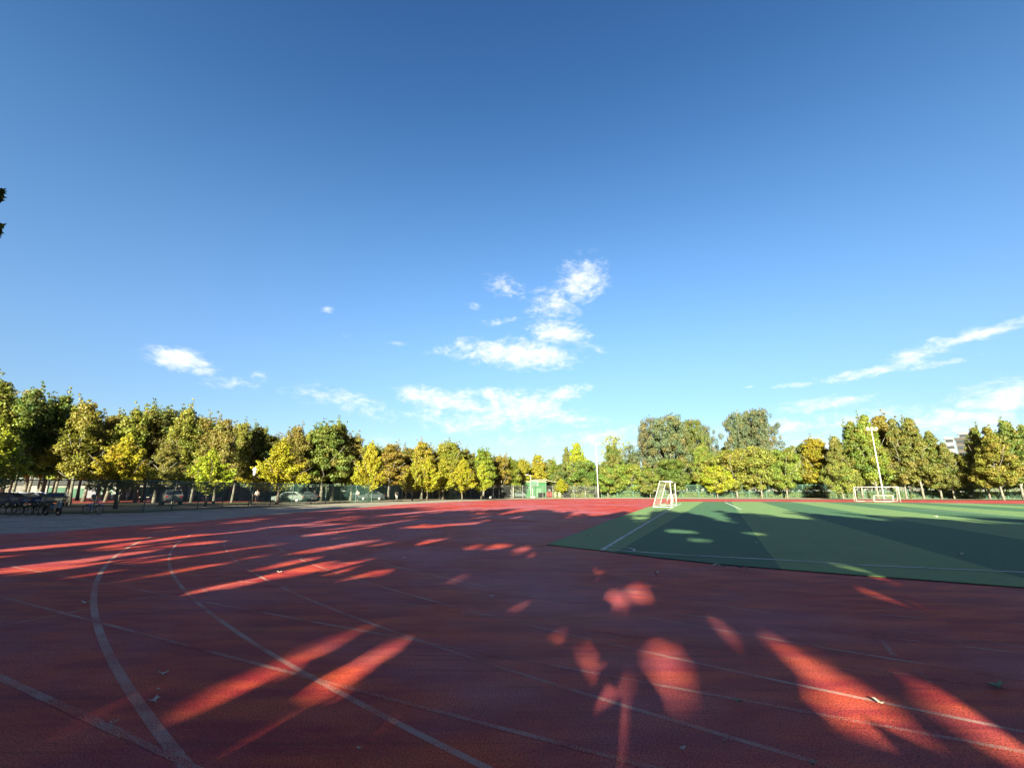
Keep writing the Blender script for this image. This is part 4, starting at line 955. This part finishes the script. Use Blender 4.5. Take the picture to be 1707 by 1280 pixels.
def make_bike(label, loc, rz, mat, basket=False, group='bicycles at the left fence'):
    root = empty('bicycle', (*loc, -.01), rz, label, 'bicycle', group)
    for x in (-.52, .52):
        w = MB().ring((x, 0, .33), .31, .018, 'y', 28, 6).build('wheel', 'rubber', root, True); m = MB()
        for k in range(12): a = k * math.pi / 6; m.tube([(x, 0, .33), (x + .30 * math.cos(a), 0, .33 + .30 * math.sin(a))], .002, 3)
        m.build('spokes', 'chrome', w)
    m = MB(); bb = (-.06, 0, .29); st = (-.2, 0, .78); hd = (.36, 0, .80)
    for a, b in ((bb, st), (bb, (.40, 0, .70)), (st, hd), (bb, (-.52, 0, .33)), (st, (-.52, 0, .33)), ((.34, 0, .92), (.52, 0, .33))): m.tube([a, b], .017, 7)
    m.build('frame', mat, root); MB().tube([(-.2, 0, .76), (-.22, 0, .90)], .013, 6).build('seat_post', 'chrome', root)
    MB().ball((-.23, 0, .92), (.14, .075, .035)).build('saddle', 'black', root, True)
    MB().tube([(.26, -.27, .98), (.34, -.14, 1.0), (.34, .14, 1.0), (.26, .27, .98)], .013, 7).build('handlebar', 'chrome', root)
    m = MB(); m.ring((-.06, -.04, .29), .09, .008, 'y', 18, 5); m.tube([(-.06, -.06, .29), (.08, -.06, .20)], .01, 5); m.box((.1, -.1, .19), (.09, .08, .02)); m.tube([(-.06, .06, .29), (-.2, .06, .38)], .01, 5); m.box((-.22, .1, .39), (.09, .08, .02)); m.build('crank', 'chrome', root)
    m = MB()
    for x in (-.52, .52):
        m.tube([(x + .35 * math.cos(a), 0, .33 + .35 * math.sin(a)) for a in np.linspace(.4, 2.9, 8)], .022, 5)
    m.build('mudguard', mat, root)
    if basket:
        m = MB()
        for z in (.74, .84, .96):
            q = 1 + (z - .74) * .6; m.tube([(.42, -.14 * q, z), (.42 + .26 * q, -.14 * q, z), (.42 + .26 * q, .14 * q, z), (.42, .14 * q, z), (.42, -.14 * q, z)], .008, 4)
        m.box((.55, 0, .74), (.24, .26, .01)); m.build('basket', mat, root)
    return root
make_bike('black bicycle at the left end of the bicycle row by the fence', at(31, 859.0), R(8), 'black')
make_bike('second black bicycle, overlapping the middle of the row by the fence', at(46, 858.6), R(28), 'black')
make_bike('black bicycle right beside the scooter', at(60, 858.6), R(-25), 'black')
make_bike('bright blue share bicycle with a front basket, alone by the fence', at(153, 857.4), R(-8), 'blue_paint', True)
def scooter():
    x, y = at(86, 858.6); root = empty('motor_scooter', (x, y, -.01), R(-16), 'dark electric scooter parked at the right end of the bicycle row', 'scooter')
    for s in (-.62, .62):
        w = MB().ring((s, 0, .24), .19, .055, 'y', 24, 8).build('wheel', 'rubber', root, True); MB().tube([(s, -.04, .24), (s, .04, .24)], .13, 14).build('rim', 'chrome', w)
    m = MB(); P = [(-.80, .42), (-.78, .62), (-.5, .72), (-.12, .70), (-.05, .42), (.22, .34), (.34, .34), (.46, .92), (.54, .92), (.60, .50), (.50, .26), (-.3, .24), (-.4, .36)]
    k = len(P); vs = [(a, s * (.15 if b < .8 else .12), b) for s in (-1, 1) for a, b in P]; m.add(vs, [tuple(range(k)), tuple(range(k, 2 * k))[::-1]] + [(i, (i + 1) % k, (i + 1) % k + k, i + k) for i in range(k)])
    m.build('body', 'car_dark', root, bevel=.03); MB().ball((-.42, 0, .76), (.36, .15, .06)).build('seat', 'black', root, True)
    MB().tube([(.36, -.32, 1.02), (.46, 0, 1.0), (.36, .32, 1.02)], .02, 7).build('handlebar', 'black', root); MB().ball((.56, 0, .86), (.05, .09, .08)).build('headlight', 'lamp_glass', root, True)
    MB().tube([(.50, 0, .90), (.62, 0, .24)], .03, 7).build('fork', 'chrome', root); m = MB()
    for s in (-1, 1): m.tube([(.38, s * .28, 1.02), (.36, s * .34, 1.2)], .008, 5); m.ball((.36, s * .35, 1.23), (.02, .07, .045))
    m.build('mirror', 'black', root)
scooter()

# ------------------------------------------------------------------ screens and low buildings beyond the courts
def screen(u0, u1, v0, v1, Y, mat, label, mast='grey_metal'):
    x0, x1 = x_of(u0, Y), x_of(u1, Y); zb, zt = max(.05, top_of(v1, Y)), top_of(v0, Y)
    root = empty('court_screen', ((x0 + x1) / 2, Y, 0), 0, label, 'screen', 'screens on the court fence'); w = x1 - x0
    m = MB(); k = max(2, int(w / .8)); vs = []; fs = []
    for s in (0, 1):
        for i in range(k + 1): q = .05 * math.sin(i * 1.7); vs += [(-w / 2 + w * i / k, q + s * .02, zb), (-w / 2 + w * i / k, q * .4 + s * .02, zt)]
    for s in (0, 1):
        o = s * 2 * (k + 1); fs += [(o + 2 * i, o + 2 * i + 2, o + 2 * i + 3, o + 2 * i + 1) for i in range(k)]
    m.add(vs, fs); m.build('cloth', mat, root)
    for x in (-w / 2, w / 2): MB().tube([(x, .1, 0), (x, .1, zt + .25)], .045, 6).build('post', mast, root)
    MB().tube([(-w / 2, .1, zt + .2), (w / 2, .1, zt + .2)], .03, 6).build('rail', mast, root)
for e in [(-60, 40, 810, 829, 106, 'screen_grey', 'long light grey screen at the left frame edge'), (41, 76, 810, 829, 106, 'screen_white', 'pale screen behind the forked trunk'), (77, 106, 812, 829, 106, 'screen_green', 'green screen above the cream car'),
          (107, 114, 810, 829, 106, 'screen_grey', 'narrow grey screen right of the cream car'), (115, 138, 814, 831, 105, 'screen_green', 'green screen left of the lilac one'), (139, 165, 811, 830, 105, 'screen_lilac', 'lilac grey screen above the blue bicycle'),
          (166, 186, 812, 830, 105, 'screen_pale', 'pale green screen left of the first full ginkgo'), (187, 216, 811, 830, 105, 'screen_white', 'white screen behind the first full ginkgo'), (217, 262, 811, 828, 104, 'screen_green', 'broad green screen left of the silver car'),
          (263, 280, 811, 829, 104, 'screen_grey', 'grey screen behind the pale trunk by the silver car'), (281, 331, 811, 829, 103, 'screen_white', 'white screen above and right of the silver car'), (332, 372, 811, 829, 102, 'screen_green', 'green screen below the small ginkgo'),
          (373, 399, 810, 820, 100, 'screen_red', 'faded red banner left of the lantern post'), (373, 399, 820.5, 831, 100.3, 'screen_white', 'white lower screen left of the lantern post'), (400, 428, 812, 831, 99, 'screen_grey', 'grey screen behind the lantern post'),
          (429, 444, 812, 819, 98, 'screen_orange', 'orange-red sign right of the lantern post'), (429, 460, 819.5, 832, 98.3, 'screen_white', 'white screen under the orange-red sign'), (462, 494, 811, 832, 96, 'screen_pale', 'pale green screen behind the grey-green car'),
          (495, 509, 812, 824, 94, 'roof_cream', 'cream screen left of the pale blue one'), (510, 525, 812, 824, 94, 'screen_white', 'pale bluish screen left of the stout trunk'), (526, 540, 811, 832, 94, 'screen_dark', 'dark screen behind the stout trunk'),
          (592, 616, 812, 833, 90, 'screen_pale', 'pale green screen just right of the dark shelter'), (617, 650, 812, 833, 92, 'screen_pale', 'pale green screen behind the slender ginkgo'), (651, 664, 812, 832, 93, 'screen_grey', 'grey screen right of the slender ginkgo'),
          (665, 720, 812, 831, 104, 'screen_dark', 'dark screen behind the golden ginkgos, left part'), (721, 850, 813, 829, 122, 'dark_green', 'long dark green screen behind the basketball stands')]: screen(*e)
def shelter():
    Y = 88; x0, x1 = x_of(541, Y), x_of(591, Y); root = empty('shelter', ((x0 + x1) / 2, Y, 0), 0, 'low dark shelter with open bays right of the stout grey trunk', 'shelter'); w = x1 - x0
    MB().box((0, 2, 2.35), (w, 3.2, .25)).build('roof', 'roof_dark', root); MB().box((0, 3.4, 1.15), (w - .1, .12, 2.2)).build('rear_wall', 'screen_dark', root)
    for i in range(5): MB().tube([(-w / 2 + .1 + (w - .2) * i / 4, .6, 0), (-w / 2 + .1 + (w - .2) * i / 4, .6, 2.23)], .06, 6).build('post', 'grey_metal', root)
    MB().box((-.4, .7, 1.6), (w * .45, .06, .06)).build('rail', 'white_paint', root)
shelter()
root = empty('long_building', (-112, 119, 0), 0, 'long low dark-roofed building behind the court screens at left', 'building')
MB().box((0, 0, 1.5), (70, 5, 3.0)).build('wall', 'wall_beige', root); MB().box((0, 0, 3.6), (72, 6, 1.2)).build('roof', 'roof_dark', root)
def tower(name, u0, u1, vt, Y, label, wall, floors, tilt=0.):
    h = top_of(vt, Y); x0, x1 = x_of(u0, Y, h), x_of(u1, Y, h); tilt = -math.atan2(x0, Y) * 1.0; w = (x1 - x0) * math.cos(tilt); root = empty(name, ((x0 + x1) / 2, Y, 0), tilt, label, 'building')
    MB().box((0, 6, h / 2), (w, 12, h)).build('wall', wall, root); MB().box((0, 6, h + .3), (w + .5, 12.5, .6)).build('parapet', wall, root)
    fh = 3.3; kf = int(h / fh)
    for i in range(max(0, kf - floors), kf):
        z = h - (kf - i) * fh + 1.9; wn = MB().box((0, -.05, z), (w * .86, .16, 1.5)).build('window_band', 'window_dark', root)
        MB().box((0, -.10, z - .85), (w * .9, .25, .12)).build('sill', wall, wn)
    return root
tower('white_building', 1574, 1589, 730, 230, 'white building with dark window bands showing between the right-hand trees', 'screen_white', 8)
tower('brown_building', 1592, 1618, 731, 240, 'dark brown building with a glazed top behind the right-hand trees', 'wall_brown', 6)
r_ = tower('roof_house', 1597, 1618, 722, 262, 'grey glazed roof storey rising behind the brown building', 'screen_lilac', 5)
root = empty('low_wall', (x_of(1015, 121), 121.5, 0), 0, 'beige low building wall right of the tall white pole', 'building')
MB().box((0, 0, 1.3), (5.6, 3, 2.5)).build('wall', 'roof_cream', root); MB().box((0, 0, 2.62), (6, 3.4, .14)).build('roof', 'wall_beige', root)
root = empty('guard_booth', (*at(757, 831.8), 0), .2, 'green guard booth with white windows under the golden ginkgos', 'booth')
MB().box((0, 0, .3), (3.2, 2.0, .55)).build('base', 'screen_pale', root); MB().box((0, 0, 1.25), (1.3, 1.3, 1.35)).build('body', 'green_paint', root, bevel=.04); MB().tube([(0, 0, 1.93), (0, 0, 2.6)], [1.0, .1], 4).build('roof', 'green_paint', root); MB().box((0, -.67, 1.45), (.6, .04, .5)).build('window', 'screen_white', root)
def barrel(u, v, l):
    p = at(u, v); root = empty('plastic_barrel', (*p, 0), 0, l, 'barrel', 'white barrels on the red court')
    MB().tube([(0, 0, 0), (0, 0, .1), (0, 0, .7), (0, 0, .86), (0, 0, .95)], [.26, .34, .36, .28, .12], 12).build('body', 'white_paint', root, True); MB().ring((0, 0, .5), .355, .02, 'z').build('band', 'grey_metal', root)
for i, u in enumerate((155, 169, 173, 182, 190, 199, 206, 214, 221, 240, 252, 262, 304, 316)): barrel(u, 831.5 - (i % 3) * .3, ['first', 'second', 'third', 'fourth', 'fifth', 'sixth', 'seventh', 'eighth', 'ninth', 'tenth', 'eleventh', 'twelfth', 'thirteenth', 'fourteenth'][i] + ' white barrel on the red court, counted from the blue share bicycle rightwards')

# ------------------------------------------------------------------ people, far off
def person(u, v, rz, label, top, bottom, run=False):
    x, y = at(u, v); root_l = (x, y, 0)
    J = {'pel': (0, 0, .95), 'ch': (0, -.02, 1.28), 'nk': (0, -.02, 1.48), 'hd': (0, -.04, 1.62), 'ht': (0, -.03, 1.74), 'la': (.19, 0, 1.42), 'le': (.27, .04, 1.14), 'lh': (.24, -.14, .92), 'ra': (-.19, 0, 1.42), 're': (-.28, .02, 1.14), 'rh': (-.25, -.12, .92),
         'll': (.1, 0, .90), 'lk': (.11, -.10 if run else -.02, .50), 'lf': (.11, .12 if run else 0, .08), 'lt': (.12, -.02 if run else -.15, .03), 'rl': (-.1, 0, .90), 'rk': (-.11, .02, .5), 'rf': (-.11, .04, .08), 'rt': (-.12, -.12, .03)}
    rad = {'pel': .14, 'ch': .15, 'nk': .06, 'hd': .09, 'ht': .085, 'la': .06, 'le': .045, 'lh': .03, 'ra': .06, 're': .045, 'rh': .03, 'll': .09, 'lk': .06, 'lf': .045, 'lt': .035, 'rl': .09, 'rk': .06, 'rf': .045, 'rt': .035}
    E_ = [('pel', 'ch'), ('ch', 'nk'), ('nk', 'hd'), ('hd', 'ht'), ('ch', 'la'), ('la', 'le'), ('le', 'lh'), ('ch', 'ra'), ('ra', 're'), ('re', 'rh'), ('pel', 'll'), ('ll', 'lk'), ('lk', 'lf'), ('lf', 'lt'), ('pel', 'rl'), ('rl', 'rk'), ('rk', 'rf'), ('rf', 'rt')]
    def skin(name, keys, mat, grow, parent=None):
        ks = list(keys); me = bpy.data.meshes.new(name); me.from_pydata([J[k] for k in ks], [(ks.index(a), ks.index(b)) for a, b in E_ if a in ks and b in ks], []); me.materials.append(MATS[mat])
        o = bpy.data.objects.new(name, me); C.collection.objects.link(o); sk = o.modifiers.new('skin', 'SKIN')
        if not me.skin_vertices: 
            bpy.context.view_layer.objects.active = o
        for i, k in enumerate(ks):
            me.skin_vertices[0].data[i].radius = (rad[k] * grow, rad[k] * grow)
        me.skin_vertices[0].data[0].use_root = True; o.modifiers.new('sub', 'SUBSURF').levels = 1; o.modifiers['sub'].render_levels = 2
        if parent: o.parent = parent
        return o
    b = skin('person', J.keys(), 'skin', 1.); b.location = root_l; b.rotation_euler = (0, 0, rz); tag(b, label, 'person')
    skin('shirt', ['ch', 'pel', 'la', 'ra', 'le', 're'], top, 1.18, b); skin('trousers', ['pel', 'll', 'lk', 'lf', 'rl', 'rk', 'rf'] if not run else ['pel', 'll', 'lk', 'rl', 'rk'], bottom, 1.2, b)
    MB().ball((0, -.01, 1.71), (.105, .115, .10)).build('hair', 'hair', b, True); return b
try:
    person(427, 836.5, R(40), 'player in a white shirt and dark shorts on the court right of the lantern post', 'cloth_white', 'cloth_dark', True)
    person(661, 834.5, R(-20), 'person in white clothes standing behind the fence right of the slender ginkgo', 'cloth_white', 'cloth_white')
    person(595, 834.4, R(10), 'person in a white top at the right end of the dark shelter', 'cloth_white', 'cloth_dark')
except Exception as ex: print('person failed', ex)

# ------------------------------------------------------------------ fallen leaves and scraps on the ground
def fallen(u, v, L, rz, mat, label, z=.006):
    x, y = at(u, v); m = MB(); rg = random.Random(int(u * 7 + v))
    pts = [(0, -.5), (.14, -.2), (.46, -.28), (.30, 0), (.5, .2), (.2, .2), (.05, .52), (-.16, .22), (-.48, .26), (-.30, .02), (-.44, -.22), (-.12, -.2)]
    pts = [(a * rg.uniform(.6, 1.25), b * rg.uniform(.6, 1.25)) for a, b in pts]; pts = [(a, b * .7) for a, b in pts]
    P = [(a * L, b * L, .012 + abs(a) * L * rg.uniform(.2, .55) + rg.uniform(0, .01)) for a, b in pts]
    m.add([(0, 0, .010)] + P, [(0, i + 1, (i + 1) % 12 + 1) for i in range(12)])
    o = m.build('fallen_leaf', mat, None, True); sm = o.modifiers.new('thick', 'SOLIDIFY'); sm.thickness = .0015; o.location = (x, y, z); o.rotation_euler = (0, 0, rz); return tag(o, label, 'leaf', 'fallen leaves on the track')
for e in [(272, 1126, .085, .4, 'pale_leaf', 'pale curled leaf between the two nearest curved lines'), (254, 1172, .08, 1.3, 'pale_leaf', 'narrow pale leaf touching the thick curved line'), (262, 1153, .03, 1., 'pale_leaf', 'tiny pale leaf scrap beside the thick curved line'),
          (142, 1007, .13, .3, 'pale_leaf', 'pale leaf left of the thick curved line'), (1094, 957, .16, .8, 'pale_leaf', 'pale leaf between the pitch corner and the lanes'), (1662, 1148, .17, .2, 'dry_leaf_green', 'large green-grey leaf at the right near the lane line'),
          (1232, 1173, .10, 2.1, 'dead_leaf', 'brown leaf on the lane line right of centre'), (1138, 1254, .05, .5, 'pale_leaf', 'small pale leaf near the bottom centre'), (1209, 1240, .03, .9, 'dead_leaf', 'tiny brown scrap near the bottom centre'),
          (1467, 1175, .08, 1.9, 'pale_leaf', 'thin pale leaf at the edge of the big light streak'), (967, 953, .08, .2, 'dead_leaf', 'small dark leaf in the middle of the track'), (819, 996, .08, .4, 'pale_leaf', 'pale leaf left of the centre lanes'),
          (675, 931, .12, .1, 'pale_leaf', 'pale leaf far out on the bend'), (466, 955, .10, .6, 'pale_leaf', 'pale leaf in a light streak at left'), (342, 986, .09, .7, 'dead_leaf', 'leaf beside the second curved line'), (486, 1040, .04, .7, 'dead_leaf', 'tiny scrap at left of centre'),
          (598, 1252, .03, .3, 'pale_leaf', 'tiny pale dot at the bottom left of centre'), (830, 1120, .03, .3, 'dead_leaf', 'tiny dark dot in the centre lanes'), (1355, 1278, .07, .5, 'dead_leaf', 'brown leaf at the bottom edge right of centre'), (187, 1210, .05, .5, 'pale_leaf', 'small pale leaf on the faint line at bottom left'),
          (560, 892, .14, .5, 'pale_leaf', 'pale leaf at the far left bend'), (285, 1040, .04, .2, 'dead_leaf', 'tiny dark scrap between the curved lines'), (980, 893, .14, .5, 'dead_leaf', 'dark leaf on turf by the pitch corner')]: fallen(*e)
for i, (u, v, mt, l) in enumerate([(1190, 943.5, 'pale_leaf', 'leftmost pale leaf of the litter at the turf edge'), (1197, 945, 'dead_leaf', 'brown leaf second in the litter at the turf edge'), (1207, 945.5, 'black', 'black rotten leaf in the middle of the litter at the turf edge'), (1219, 947, 'black', 'dark wet leaf right in the litter at the turf edge'),
                                (1232, 948, 'black', 'rightmost dark leaf of the litter at the turf edge'), (1245, 948.5, 'dead_leaf', 'small brown leaf just outside the litter')]): fallen(u, v, .16, i * .9, mt, l, .012)
for u, v, L, l in [(1560, 862.5, .35, 'pale scrap lying on the far turf by the shadow edge'), (1601, 928, .2, 'pale leaf on the dark turf stripe at right'), (1261, 907, .1, 'white scrap on the turf stripe edge')]:
    o = fallen(u, v, L, .4, 'pale_leaf', l, .04); o['group'] = 'scraps on the turf'
